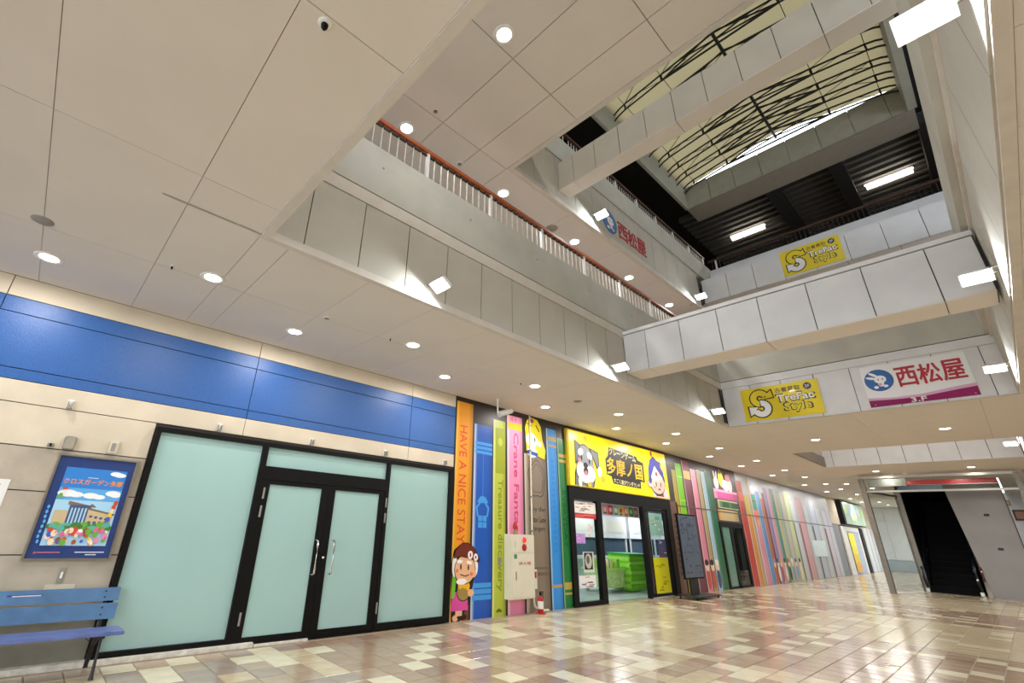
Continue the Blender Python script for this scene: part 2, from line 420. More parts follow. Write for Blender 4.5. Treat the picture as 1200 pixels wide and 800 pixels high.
# ------------------------------------------------------------------ poster
t = thing('poster', 'blue framed poster of a building and crowd beside the frosted shopfront', 'poster', (.555, D, 1.02))
f = MB()
for a in ((.165, .185, 1.015, 2.115), (.925, .945, 1.015, 2.115), (.185, .925, 1.015, 1.035), (.185, .925, 2.095, 2.115)): f.box(a[0], a[1], 7.025, 7.06, a[2], a[3])
f.build('frame', STEEL, t)
B('backing', .185, .925, 7.045, 7.055, 1.035, 2.095, mat('poster_navy', '#1c3a78', .3, var=.08, coat=.5), t)
pl = wallp(7.045)
INK = ['#2f7fd0', '#5ea9e4', '#a8d4ee', '#eef2f4', '#c9b48c', '#4a5680', '#7a6a58', '#3f7f3a', '#6fa83c', '#d86a8c', '#e08fb0', '#e8c23a', '#c8482a', '#f0d8b8', '#3b5fc0', '#8a5a32', '#5bb0a0', '#2a2d3a']
mb = MB(); I = {c: i for i, c in enumerate(INK)}
rect(mb, pl, .275, .865, 1.16, 1.98, 0, .001, I['#2f7fd0'])
rect(mb, pl, .275, .865, 1.16, 1.76, .001, .0005, I['#5ea9e4']); rect(mb, pl, .275, .865, 1.16, 1.63, .0015, .0005, I['#a8d4ee'])
for (x, z, s) in ((.36, 1.70, .09), (.44, 1.69, .07), (.58, 1.685, .075), (.66, 1.675, .06), (.79, 1.72, .075), (.84, 1.70, .05), (.76, 1.94, .06), (.82, 1.93, .06)):
    ell(mb, pl, min(x, .862-s), z, s, s*.42, .002, .0006, I['#eef2f4'])
poly(mb, pl, [(.40,1.62),(.60,1.58),(.62,1.60),(.66,1.57),(.66,1.56),(.40,1.58)], .003, .0006, I['#7a6a58'])
rect(mb, pl, .30, .44, 1.37, 1.52, .003, .0006, I['#c9b48c']); rect(mb, pl, .42, .62, 1.36, 1.58, .0034, .0006, I['#4a5680'])
poly(mb, pl, [(.60,1.36),(.84,1.36),(.84,1.50),(.60,1.55)], .0038, .0006, I['#c9b48c']); poly(mb, pl, [(.58,1.56),(.86,1.50),(.86,1.48),(.58,1.54)], .0042, .0006, I['#7a6a58'])
for k in range(4):
    ell(mb, pl, .64+.05*k, 1.465-.008*k, .016, .014, .0046, .0004, I['#4a5680']); ell(mb, pl, .64+.05*k, 1.40, .018, .016, .0046, .0004, I['#4a5680'])
for k in range(5): rect(mb, pl, .44+.032*k, .455+.032*k, 1.38, 1.55, .004, .0004, I['#a8d4ee'])
rr = random.Random(3)
for k in range(26): ell(mb, pl, .30+.54*rr.random(), 1.33+.05*rr.random(), .03+.03*rr.random(), .03, .005, .0005, I[rr.choice(['#3f7f3a', '#6fa83c', '#5bb0a0', '#3f7f3a'])], 10)
for k in range(60):
    x, z = .295+.55*rr.random(), 1.18+.15*rr.random(); s = .012+.018*rr.random()
    ell(mb, pl, x, z, s, s*1.2, .0056+.0001*k/3, .0005, I[rr.choice(['#d86a8c', '#e08fb0', '#e8c23a', '#c8482a', '#f0d8b8', '#3b5fc0', '#8a5a32', '#eef2f4', '#f0d8b8', '#6fa83c'])], 10)
for k in range(5): ell(mb, pl, .84-.008*k, 1.62-.045*k, .02, .03, .006, .0005, I[('#c8482a', '#c8482a', '#f0d8b8', '#e8c23a', '#3b5fc0')[k]], 10)
ell(mb, pl, .305, 1.67, .02, .03, .006, .0005, I['#6fa83c'], 10); ell(mb, pl, .325, 1.75, .03, .012, .006, .0005, I['#c8482a'], 10)
for k in range(8): ell(mb, pl, .235+.01*rr.random(), 1.2+.05*k, .012, .02, .001, .0005, I['#5ea9e4'], 8)
mb.build('picture', [P(c) for c in INK], t)
text('lettering', 'クロスガーデン多摩', pl, .29, .85, 1.80, 1.86, .0028, P('#f39a3c'), t, .02, t=.001)
mb = MB(); rect(mb, pl, .27, .47, 1.088, 1.098, .0005, .001); poly(mb, pl, [(.24,1.08),(.27,1.085),(.255,1.105)], .0005, .001); mb.build('small_logo', P('#c86a7a'), t)
mb = MB(); rect(mb, pl, .60, .87, 1.09, 1.10, .0005, .001); rect(mb, pl, .70, .80, 1.065, 1.075, .0005, .001); rect(mb, pl, .50, .60, 1.875, 1.882, .002, .001)
mb.build('small_print', P('#d5dae4'), t)

# ------------------------------------------------------------------ bench
t = thing('bench', 'blue slatted wooden bench with black iron legs below the poster', 'bench', (.2, 6.7, 0))
for z0, z1, y in ((.62, .745, 6.90), (.455, .60, 6.84)):
    s = MB(); dy = .025*(z1-z0)/.13
    s.prism([(-1.0, y, z0), (1.12, y, z0), (1.12, y+.032, z0), (-1.0, y+.032, z0)], [(-1.0, y+dy, z1), (1.12, y+dy, z1), (1.12, y+dy+.032, z1), (-1.0, y+dy+.032, z1)])
    s = s.build('back_slat', BENCHB, t)
    for q in (.3, .75): 
        zz = z0 + (z1-z0)*q
        MB().lathe((.985, y+dy*q-.003, zz), [(.001, 0), (.009, 0), (.009, .006), (.001, .006)], 8, 0, 'y').build('bolt', IRON, s)
for k in range(4): B('seat_slat', -1.0, 1.17, 6.36+.105*k, 6.36+.105*k+.09, .375-.004*k, .408-.004*k, BENCHS, t, .006)
for x in (1.0, -.85):
    l = MB()
    l.tube([(x, 6.43, .0), (x, 6.435, .04), (x, 6.47, .2), (x, 6.50, .33), (x, 6.52, .37)], [.024, .017, .012, .015, .02], 8)
    l.tube([(x, 6.96, .0), (x, 6.945, .05), (x, 6.86, .25), (x, 6.87, .40), (x, 6.92, .50), (x, 6.955, .62), (x, 6.97, .73)], [.03, .022, .02, .024, .018, .014, .012], 8)
    l.tube([(x, 6.37, .365), (x, 6.55, .38), (x, 6.7, .35), (x, 6.83, .38)], .014, 8)
    l.tube([(x, 6.60, .35), (x, 6.75, .31), (x, 6.85, .22)], [.022, .03, .02], 8)
    l.build('leg', IRON, t)
MB().tube([(1.0, 6.87, .22), (.8, 6.8, .38)], .004, 6).build('brace', IRON, t)
pq = B('plaque', .16, .44, 6.914, 6.919, .685, .71, mat('plaque_navy', '#33508c', .3), t)
mb = MB(); rect(mb, wallp(6.9135), .20, .43, .693, .702, 0, .0006); mb.build('small_logo', P('#e8d8e0'), pq)

# ================================================================== BOOK MURAL
mural = thing('mural', 'long wall mural of giant coloured book spines', 'mural', (6.14, D, 0))
BKD = mat('mural_dark_ground', '#2a211d', .4, var=.06)
B('backing', 6.14, 9.9, 7.052, 7.084, 0, 4.05, BKD, mural)
MB().box(15.0, 18.64, 7.052, 7.084, 0, 4.05).box(18.64, 20.87, 7.052, 7.084, 2.1, 4.05).box(20.87, 21.0, 7.052, 7.084, 0, 4.05).build('backing', mat('mural_grey_ground', '#3a322e', .4, var=.06), mural)
B('backing', 9.9, 15.18, 7.03, 7.084, 3.99, 4.05, BKD, mural)
B('backing', 21.0, 34.6, 7.052, 7.084, 0, 4.05, mat('mural_sheen_ground', '#b2b4ba', .35, var=.05), mural)  # glossy sheen on the far mural is put into this pale colour
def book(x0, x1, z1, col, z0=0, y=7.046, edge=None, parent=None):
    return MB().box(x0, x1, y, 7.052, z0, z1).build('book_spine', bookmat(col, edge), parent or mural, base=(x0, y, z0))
WP = wallp(7.046)
def bands(b, zs, col, x0, x1, y=7.046):
    pl = wallp(y)
    for z0, z1 in zs: rect(MB(), pl, x0, x1, z0, z1, 0, .0015).build('band', P(col), b)
b = book(6.17, 6.62, 3.95, '#e79a1c', edge='#f6c04a'); text('lettering', 'HAVE A NICE STAY', WP, 6.27, 6.47, 1.25, 3.46, 0, P('#d8482c'), b, .0, True)
bands(b, [(0, .62)], '#7a3a1c', 6.45, 6.62)
b = book(6.675, 7.21, 3.56, '#1556b8', edge='#c8d4ea'); bands(b, [(3.14, 3.20), (3.05, 3.11), (2.96, 3.02), (.50, .58), (.40, .48), (.30, .38)], '#3f9ae6', 6.70, 7.2)
mb = MB(); q = WP
rect(mb, q, 6.935, 6.945, 2.12, 2.96, 0, .0015); ell(mb, q, 6.94, 2.04, .12, .09, 0, .0016, 0, 16, 0, 0, PI); rect(mb, q, 6.80, 7.08, 2.0, 2.05, 0, .0015)
for s in (-1, 1): poly(mb, q, [(6.94+s*.10, 2.0), (6.94+s*.19, 1.92), (6.94+s*.15, 1.74), (6.94+s*.11, 1.76), (6.94+s*.14, 1.90), (6.94+s*.05, 2.0)][::s], 0, .0015)
for dx in (0, 1):
    for dz in (0, 1): rect(mb, q, 6.82+.125*dx, 6.93+.125*dx, 1.54+.12*dz, 1.645+.12*dz, 0, .0015)
mb.build('claw_print', P('#3f9ae6'), b)
b = book(7.24, 7.61, 3.75, '#b7c440', edge='#dfe7a4'); bands(b, [(2.62, 3.58)], '#98a41e', 7.31, 7.60)
mb = MB(); ell(mb, WP, 7.45, 3.28, .07, .09, .0015, .001); mb.build('badge', P('#b7c440'), b)
text('lettering', 'Treasure discovery', WP, 7.35, 7.53, .42, 2.5, .0, P('#86941c'), b, .01, True)
mb = MB(); ell(mb, WP, 7.42, .07, .08, .06, 0, .001, 0, 12, 0, 0, PI); mb.build('badge', P('#5a641c'), b)
b = book(7.68, 8.18, 3.93, '#ea8fb4', edge='#f8d8e4'); bands(b, [(3.62, 3.78), (.25, .40)], '#cdb91c', 7.70, 8.17)
text('lettering', 'Crane Fantasy', WP, 7.84, 8.04, 1.30, 3.55, 0, P('#c8487e'), b, .01, True)
mb = MB(); 
for s in (0, 1): ell(mb, WP, 7.84+.12*s, 3.86, .03, .05, 0, .001)
mb.build('badge', P('#d86a9c'), b)
b = book(8.24, 9.01, 3.15, '#87796a', edge='#c9bfae')
mb = MB()
for k in range(40):
    a = 2*PI*k/40; a2 = 2*PI*(k+1)/40
    for rr_, ww in ((.30, .02), (.23, .012)):
        wob = 1 + .08*math.sin(5*a); wob2 = 1+.08*math.sin(5*a2)
        poly(mb, WP, [(8.66+rr_*wob*math.cos(a), 2.62+rr_*1.35*wob*math.sin(a)), (8.66+rr_*wob2*math.cos(a2), 2.62+rr_*1.35*wob2*math.sin(a2)), (8.66+(rr_-ww)*wob2*math.cos(a2), 2.62+(rr_-ww)*1.35*wob2*math.sin(a2)), (8.66+(rr_-ww)*wob*math.cos(a), 2.62+(rr_-ww)*1.35*wob*math.sin(a))], 0, .001)
mb.build('ornament', P('#5e5246'), b)
for s, z, x0, x1 in (('Boy the', 1.90, 8.38, 8.92), ('Crane Game', 1.70, 8.40, 8.94), ('Rangers', 1.50, 8.46, 8.90)):
    text('lettering', s, WP, x0, x1, z, z+.13, 0, P('#4a4034'), b)
bands(b, [(.78, .82), (.66, .72)], '#6a5e50', 8.26, 9.0)
b = book(9.07, 9.45, 3.85, '#2f8fe0', edge='#a9d2f4'); bands(b, [(3.56, 3.66), (3.42, 3.47), (.41, .47)], '#b59a5a', 9.08, 9.44)
mb = MB()
for k in range(16): rect(mb, WP, 9.21 + .01*(k % 3), 9.32, 1.1+.13*k, 1.18+.13*k, 0, .001)
mb.build('faint_print', P('#2b86d8'), b)
b = book(9.49, 9.80, 3.68, '#16783a', edge='#8fc49a'); bands(b, [(3.22, 3.30), (3.10, 3.17), (.36, .5), (.26, .3)], '#c0a24e', 9.53, 9.79)
text('lettering', 'EVERYDAY', WP, 9.60, 9.72, 1.2, 2.45, 0, P('#0c5024'), b, .01, True)
# printed figures (cut-out boards in front of the spines)
def figure(nm, parts, inks, parent, lab=None):
    mb = MB(); pl = wallp(7.0445)
    for k, p in enumerate(parts):
        h = .0005*k
        if p[0] == 'e': ell(mb, pl, p[1], p[2], p[3], p[4], h, .0012, p[5], 18, p[6] if len(p) > 6 else 0)
        else: poly(mb, pl, p[1], h, .0012, p[2])
    o = mb.build(nm, [P(c) for c in inks], parent)
    if lab: o['label'] = lab
    return o
OX = 6.50
figure('cartoon_man', [
    ('p', [(6.20,0),(6.42,0),(6.62,.25),(6.84,.95),(6.72,1.2),(6.45,1.28),(6.22,1.14),(6.16,.9)], 6),
    ('e', 6.30, .05, .07, .05, 2), ('e', 6.46, .06, .12, .045, 6), ('p', [(6.30,.08),(6.46,.08),(6.46,.2),(6.30,.2)], 2),
    ('p', [(6.18,.16),(6.60,.16),(6.58,.46),(6.22,.46)], 4), ('p', [(6.18,.36),(6.26,.36),(6.30,.72),(6.20,.72)], 5),
    ('e', 6.48, .46, .17, .16, 6), ('e', 6.48, .46, .155, .145, 7), ('e', 6.40, .56, .06, .06, 8), ('e', 6.50, .58, .06, .08, 8), ('e', 6.58, .54, .05, .07, 8),
    ('e', 6.66, .43, .08, .06, 2), ('e', 6.24, .88, .06, .18, 1), ('e', 6.76, .86, .07, .16, 1),
    ('e', 6.50, .82, .27, .25, 6), ('e', 6.50, .82, .255, .235, 2), ('e', 6.72, .74, .07, .06, 2), ('e', 6.42, .62, .13, .05, 1),
    ('e', 6.36, .95, .07, .03, 1), ('e', 6.60, .93, .07, .03, 1, -.2), ('e', 6.39, .86, .018, .05, 6), ('e', 6.58, .85, .018, .05, 6), ('e', 6.30, .80, .035, .03, 9), ('e', 6.66, .74, .035, .03, 9),
    ('p', [(6.38,.73),(6.50,.70),(6.60,.72),(6.60,.735),(6.50,.715),(6.38,.745)], 6),
    ('p', [(6.20,1.0),(6.24,1.14),(6.40,1.26),(6.56,1.27),(6.74,1.17),(6.88,.98),(6.84,.93),(6.6,1.0),(6.4,1.03)], 6),
    ('p', [(6.21,1.01),(6.25,1.13),(6.40,1.245),(6.56,1.255),(6.73,1.16),(6.86,.98),(6.83,.945),(6.6,1.015),(6.4,1.045)], 3),
    ('e', 6.62, 1.06, .065, .07, 1), ('e', 6.76, 1.02, .055, .065, 1), ('e', 6.62, 1.06, .02, .04, 10), ('e', 6.76, 1.02, .022, .025, 10)],
    ['#000000', '#f2f0ec', '#e8b48c', '#6e2210', '#d8489c', '#6fb82c', '#0c0a0a', '#9a8240', '#e8b01c', '#e07a5c', '#b03050'], mural, 'printed cartoon of an old man in a brown beret holding a basket')
figure('cartoon_girl', [
    ('p', [(8.30,3.20),(8.98,3.06),(9.03,3.3),(8.92,3.55),(8.88,3.85),(8.74,4.0),(8.52,4.03),(8.34,3.95),(8.26,3.75)], 0),
    ('p', [(8.32,3.22),(8.97,3.08),(9.01,3.3),(8.90,3.55),(8.86,3.84),(8.73,3.98),(8.52,4.01),(8.36,3.93),(8.28,3.75)], 1),
    ('e', 8.52, 3.50, .22, .2, 2), ('e', 8.80, 3.42, .08, .07, 2), ('e', 8.52, 3.20, .18, .12, 2), ('p', [(8.34,3.16),(8.72,3.12),(8.72,3.20),(8.34,3.24)], 3),
    ('p', [(8.30,3.56),(8.46,3.66),(8.60,3.62),(8.74,3.52),(8.72,3.80),(8.5,3.9),(8.3,3.8)], 1),
    ('e', 8.44, 3.52, .02, .05, 4), ('e', 8.62, 3.50, .02, .05, 4), ('e', 8.52, 3.93, .08, .05, 5), ('p', [(8.34,3.84),(8.52,3.80),(8.52,3.82),(8.34,3.86)], 0), ('p', [(8.66,3.84),(8.78,3.7),(8.80,3.72),(8.68,3.86)], 0)],
    ['#1a160c', '#f0dc10', '#f4eee6', '#2458b8', '#3a5a4a', '#a82c4c'], mural, 'printed cartoon of a girl with long yellow hair')
# ------- middle spines; the far ones carry reflected sheen as pale colour
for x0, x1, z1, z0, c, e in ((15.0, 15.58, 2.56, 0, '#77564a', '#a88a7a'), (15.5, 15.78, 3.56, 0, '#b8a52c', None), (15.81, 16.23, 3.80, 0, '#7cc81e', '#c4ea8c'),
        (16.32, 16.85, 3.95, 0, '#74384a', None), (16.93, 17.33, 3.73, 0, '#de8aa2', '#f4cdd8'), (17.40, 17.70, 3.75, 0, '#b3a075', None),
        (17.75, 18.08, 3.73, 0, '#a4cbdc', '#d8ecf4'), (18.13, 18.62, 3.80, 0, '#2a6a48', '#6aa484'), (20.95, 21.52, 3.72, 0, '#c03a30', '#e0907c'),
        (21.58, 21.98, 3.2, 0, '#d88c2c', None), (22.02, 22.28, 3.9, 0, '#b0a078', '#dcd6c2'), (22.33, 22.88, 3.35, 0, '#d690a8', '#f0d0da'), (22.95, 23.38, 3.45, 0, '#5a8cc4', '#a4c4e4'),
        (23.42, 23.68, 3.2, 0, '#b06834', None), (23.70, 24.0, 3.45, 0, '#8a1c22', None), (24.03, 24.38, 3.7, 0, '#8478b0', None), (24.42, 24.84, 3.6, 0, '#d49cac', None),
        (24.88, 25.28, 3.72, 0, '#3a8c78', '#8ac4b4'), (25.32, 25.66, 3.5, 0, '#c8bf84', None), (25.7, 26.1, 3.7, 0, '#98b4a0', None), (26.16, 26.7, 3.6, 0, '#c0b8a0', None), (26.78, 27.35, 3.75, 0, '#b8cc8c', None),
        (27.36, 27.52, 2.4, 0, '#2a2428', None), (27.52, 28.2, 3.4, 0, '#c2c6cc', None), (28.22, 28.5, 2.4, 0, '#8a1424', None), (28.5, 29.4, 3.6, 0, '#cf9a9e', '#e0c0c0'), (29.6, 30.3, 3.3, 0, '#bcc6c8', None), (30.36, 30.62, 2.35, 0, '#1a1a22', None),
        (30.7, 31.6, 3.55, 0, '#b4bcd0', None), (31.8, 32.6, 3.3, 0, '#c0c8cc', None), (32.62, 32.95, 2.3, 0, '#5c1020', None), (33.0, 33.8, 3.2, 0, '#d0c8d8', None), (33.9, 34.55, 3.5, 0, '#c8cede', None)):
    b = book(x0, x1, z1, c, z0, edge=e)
    if abs(x0 - 16.32) < .01: bands(b, [(3.35, 3.62)], '#c0a062', x0, x1)
    if abs(x0 - 15.0) < .01: 
        mb = MB()
        for k in range(11): rect(mb, WP, 15.2 + .02*(k % 2), 15.42, .5+.16*k, .6+.16*k, 0, .001)
        mb.build('faint_print', P('#4e342c'), b)
    if abs(x0 - 15.81) < .01: bands(b, [(3.36, 3.40), (2.62, 2.66)], '#a4dc5c', x0, x1)
    if abs(x0 - 20.95) < .01: bands(b, [(2.95, 3.3)], '#d8684c', x0, x1)
    if abs(x0 - 21.58) < .01: bands(b, [(2.5, 3.18)], '#c4b43a', x0, x1)
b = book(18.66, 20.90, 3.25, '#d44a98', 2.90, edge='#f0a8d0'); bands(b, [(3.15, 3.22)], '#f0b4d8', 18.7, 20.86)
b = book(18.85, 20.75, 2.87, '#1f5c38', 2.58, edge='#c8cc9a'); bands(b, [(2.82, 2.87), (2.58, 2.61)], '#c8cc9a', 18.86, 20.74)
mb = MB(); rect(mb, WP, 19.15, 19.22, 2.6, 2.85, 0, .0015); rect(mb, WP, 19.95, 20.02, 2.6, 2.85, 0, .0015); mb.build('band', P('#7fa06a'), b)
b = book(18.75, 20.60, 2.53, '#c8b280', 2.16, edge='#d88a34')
figure('cartoon_group', [('e', 19.0, 3.45, .22, .22, 0), ('e', 18.9, 3.72, .07, .16, 0, .2), ('e', 19.1, 3.72, .07, .16, 0, -.2), ('e', 19.5, 3.62, .25, .3, 1), ('e', 19.48, 3.9, .14, .1, 2), ('e', 19.85, 3.42, .35, .2, 0), ('e', 20.25, 3.45, .25, .25, 0), ('e', 20.3, 3.7, .08, .15, 0), ('e', 20.15, 3.72, .25, .14, 3)],
    ['#f4e8e4', '#f0d61c', '#6a6a72', '#d87a84'], mural, 'printed cartoon rabbits and a yellow chick on a pink book')
figure('cartoon_group', [('e', 22.6, 3.5, .22, .16, 0), ('p', [(22.4,2.7),(22.85,2.7),(22.85,3.3),(22.4,3.3)], 1), ('p', [(22.4,3.0),(22.85,3.0),(22.85,3.06),(22.4,3.06)], 2), ('e', 22.65, 2.48, .28, .22, 3), ('e', 22.7, 2.2, .12, .14, 4)],
    ['#f0d0dc', '#2f9a78', '#8a4a34', '#d87a5c', '#d8b06a'], mural, 'printed cartoon figure in green and white on a spine')
rr = random.Random(11)
for k, x in enumerate((17.1, 17.5, 17.9, 23.6, 24.0, 24.4, 24.9, 25.4, 25.9, 26.4, 27.0)):
    c1, c2, c3 = rr.sample(['#f0e2d2', '#3a4a80', '#e0b03a', '#c05a4a', '#2f2a2c', '#7fa0c8', '#f2f0ea'], 3)
    figure('cartoon_child', [('e', x, .35, .14, .3, 0), ('e', x+.02, .72, .13, .15, 1), ('e', x, .82, .14, .09, 2)], [c1, '#f0d8bc', c2], mural)
B('joint_strip', 15.55, 34.5, 7.036, 7.046, 2.44, 2.475, mat('seam_bar', '#6a6258', .5), mural)
tag(B('notice_board', 29.7, 32.0, 7.02, 7.045, .95, 1.68, mat('pale_blue_board', '#d4ecec', .3)), 'pale blue notice sheet on the far book spines paled by painted sheen', 'notice')

# ------------------------------------------------------------------ hydrant cabinet
t = thing('hydrant_cabinet', 'ivory fire hydrant cabinet with red lamp on the pink book spine', 'cabinet', (7.92, 6.95, .28))
IV = mat('ivory_steel', '#ddd8c6', .4, var=.03)
cb = B('body', 7.56, 8.30, 6.87, 7.046, .28, 1.445, IV, t, .008)
B('upper_panel', 7.60, 8.28, 6.86, 6.87, 1.11, 1.42, IV, t, .003)
d = B('door', 7.60, 8.28, 6.86, 6.87, .32, 1.10, IV, t, .003)
B('handle', 7.70, 7.725, 6.85, 6.86, .62, .77, GREYP, d); text('lettering', '消火栓', wallp(6.859), 7.79, 8.17, .885, .945, 0, P('#c0594a'), d, .02, t=.001)
B('sticker', 7.66, 7.74, 6.857, 6.86, 1.0, 1.08, P('#2f8a5c'), d)
MB().lathe((7.97, 6.86, 1.345), [(.001, -.045), (.03, -.04), (.05, -.02), (.055, 0)], 16, 0, 'y').build('indicator_lamp', mat('red_lamp', '#d83030', .25, emit=.5, var=0), t)
MB().lathe((7.97, 6.86, 1.205), [(.001, -.012), (.05, -.015), (.07, -.008), (.07, 0)], 18, 0, 'y').build('alarm_button', RED, t)
B('tag', 7.69, 7.70, 6.857, 6.86, 1.2, 1.33, GREYP, t)
t = thing('red_beacon', 'tiny red warning lamp on the top of the hydrant cabinet', 'lamp', (7.80, 6.95, 1.446))
MB().lathe((7.80, 6.95, 1.446), [(.05, 0), (.05, .03), (.03, .05), (.028, .1)], 12).build('base', mat('brass_base', '#8a7a3c', .4), t)
MB().lathe((7.80, 6.95, 1.546), [(.045, 0), (.05, .05), (.03, .12), (.001, .14)], 12).build('dome', RED, t)
t = thing('fire_extinguisher', 'small red fire extinguisher on the floor beside the hydrant cabinet', 'extinguisher', (8.44, 6.86, 0))
MB().lathe((8.44, 6.86, .0), [(.05, 0), (.058, .015), (.058, .25), (.04, .30), (.02, .32)], 16).build('body', RED, t)
MB().lathe((8.44, 6.86, .09), [(.0585, 0), (.0595, .005), (.0595, .13), (.0585, .135)], 16).build('paper_label', WHITE, t)
MB().tube([(8.44, 6.86, .31), (8.44, 6.86, .38)], .018, 8).box(8.43, 8.45, 6.78, 6.88, .35, .365).box(8.43, 8.45, 6.78, 6.88, .385, .395).build('valve_handle', BLACK, t)
MB().tube([(8.44, 6.86, .34), (8.50, 6.85, .31), (8.51, 6.85, .15)], .011, 6).build('hose', BLACK, t)
B('stand', 8.37, 8.51, 6.79, 6.93, -.0, .012, RED, t)
t = thing('extinguisher_sign', 'small red and white extinguisher sign on the brown book spine', 'sign', (8.47, 7.04, .5))
B('plate', 8.42, 8.56, 7.03, 7.045, .42, .78, WHITE, t); B('red_square', 8.44, 8.54, 7.026, 7.03, .62, .74, RED, t)
t = thing('conduit', 'ivory pipe running down the brown book spine to the floor', 'pipe', (8.37, 7.03, 0))
MB().tube([(8.42, 7.02, 4.04), (8.42, 7.02, .3), (8.42, 7.0, .12), (8.50, 6.93, .045), (8.74, 6.90, .04)], .022, 8).build('pipe', IV, t)
for z in (3.2, 2.2, 1.5): MB().lathe((8.42, 7.02, z), [(.03, 0), (.03, .04)], 10).build('clamp', GREYP, t)
t = thing('wall_outlet', 'small grey outlet on the green Treasure book spine', 'outlet', (7.42, 7.046, .95))
B('plate', 7.385, 7.455, 7.03, 7.046, .87, 1.02, GREYP, t, .004)

# ------------------------------------------------------------------ CCTV camera
def cctv(x, y, lab, d=(1, -.1, .05)):
    t = thing('security_camera', lab, 'camera', (x, y, 4.05))
    MB().lathe((x, y, 4.05), [(.05, 0), (.05, -.015), (.02, -.02)], 14).tube([(x, y, 4.04), (x, y, 3.78), (x+.06, y-.01, 3.72)], .016, 8).build('bracket', WHITE, t)
    v = Vector((.36, -.02, .14)); a = Vector((x+.02, y-.02, 3.73))
    MB().tube([a, a + v], [.062, .055], 12).build('housing', mat('camera_grey', '#c8c8c6', .35), t)
    MB().tube([a + v, a + v*1.04], .045, 12).build('lens', BLACK, t)
cctv(6.9, 6.6, 'white bracket security camera hanging before the lime book spine')

# ------------------------------------------------------------------ yellow arcade sign
t = thing('shop_sign', 'big yellow lit sign with dog and boy cartoons above the arcade entrance', 'sign', (12.5, 7.0, 2.58))
SY = mat('lit_yellow_acrylic', '#f0dc00', .3, var=0); SY.node_tree.nodes['Principled BSDF'].inputs['Emission Color'].default_value = lin('#f4e000'); SY.node_tree.nodes['Principled BSDF'].inputs['Emission Strength'].default_value = .28
B('light_box', 9.80, 15.0, 6.985, 7.084, 2.58, 3.965, mat('sign_side', '#c8a80c', .4), t)
B('face', 9.86, 14.98, 6.97, 6.985, 2.60, 3.945, SY, t)
SPL = wallp(6.97)
def stack(parts, inks, nm, parent, pl, h0=.0, th=.002, step=.0012):
    mb = MB()
    for k, p in enumerate(parts):
        h = h0 + step*k
        if p[0] == 'e': ell(mb, pl, p[1], p[2], p[3], p[4], h, th, p[5], 20, p[6] if len(p) > 6 else 0)
        else: poly(mb, pl, p[1], h, th, p[2])
    return mb.build(nm, inks, parent)
stack([('p', [(10.02,2.61),(10.85,2.61),(10.95,2.85),(10.85,3.2),(10.2,3.2),(10.05,2.9)], 0), ('p', [(10.06,2.61),(10.80,2.61),(10.90,2.85),(10.82,3.15),(10.22,3.15),(10.1,2.9)], 1),
       ('e', 10.50, 3.22, .38, .44, 0), ('e', 10.50, 3.22, .355, .415, 1),
       ('p', [(10.10,3.72),(10.34,3.62),(10.26,3.22),(10.08,3.12)], 0), ('p', [(10.12,3.69),(10.31,3.59),(10.24,3.25),(10.10,3.16)], 4), ('p', [(10.72,3.60),(11.14,3.52),(11.16,3.06),(11.02,3.10)], 0), ('p', [(10.76,3.57),(11.11,3.49),(11.13,3.1),(11.03,3.14)], 4),
       ('e', 10.33, 3.44, .12, .09, 2, .4), ('e', 10.72, 3.38, .12, .09, 2, -.4), ('e', 10.36, 3.30, .03, .07, 0), ('e', 10.70, 3.24, .03, .07, 0),
       ('e', 10.26, 3.22, .07, .06, 3), ('e', 10.84, 3.10, .07, .06, 3),
       ('e', 10.30, 2.98, .20, .2, 2), ('e', 10.70, 2.92, .22, .2, 2), ('e', 10.48, 2.88, .25, .2, 2), ('e', 10.50, 3.12, .10, .07, 0), ('e', 10.50, 2.98, .10, .10, 0), ('e', 10.5, 2.94, .06, .05, 3),
       ('e', 11.12, 3.02, .10, .14, 2, -.4), ('e', 10.22, 2.70, .08, .12, 2), ('e', 10.62, 2.66, .09, .06, 5)],
      [P('#17181a'), P('#8e959c'), P('#f4f6f4'), P('#f08a9a'), P('#6f767e'), P('#f0c810')], 'cartoon_dog', t, SPL)['label'] = 'cartoon of a grey dog with a white beard'
stack([('p', [(13.95,2.61),(14.93,2.61),(14.85,2.85),(14.6,2.95),(14.0,2.9)], 4), ('p', [(14.12,2.64),(14.6,2.64),(14.55,2.82),(14.16,2.82)], 5),
       ('e', 14.28, 3.10, .50, .45, 0), ('e', 13.80, 2.96, .13, .12, 0), ('e', 13.80, 2.96, .11, .10, 2),
       ('e', 14.28, 3.04, .46, .34, 2), ('p', [(13.78,2.98),(13.80,3.40),(13.95,3.66),(14.18,3.80),(14.40,3.68),(14.62,3.66),(14.58,3.52),(14.72,3.36),(14.72,3.06),(14.64,3.18),(14.46,3.26),(14.2,3.22),(14.0,3.2),(13.9,2.98)], 1),
       ('p', [(13.92,3.18),(14.2,3.52),(14.62,3.20),(14.62,3.14),(14.3,3.10),(13.92,3.12)], 4), ('e', 14.26, 3.28, .06, .06, 5),
       ('e', 14.18, 2.98, .025, .07, 0), ('e', 14.46, 2.98, .025, .07, 0), ('e', 14.08, 2.88, .05, .03, 3), ('e', 14.34, 2.84, .07, .03, 5), ('p', [(14.04,3.80),(14.10,3.74),(14.08,3.90)], 5), ('e', 14.06, 3.86, .05, .08, 5)],
      [P('#1c1a24'), P('#3a3fb0'), P('#f8d8c8'), P('#f0a090'), P('#f2eef0'), P('#c83050')], 'cartoon_boy', t, SPL)['label'] = 'cartoon of a boy with dark blue hair'
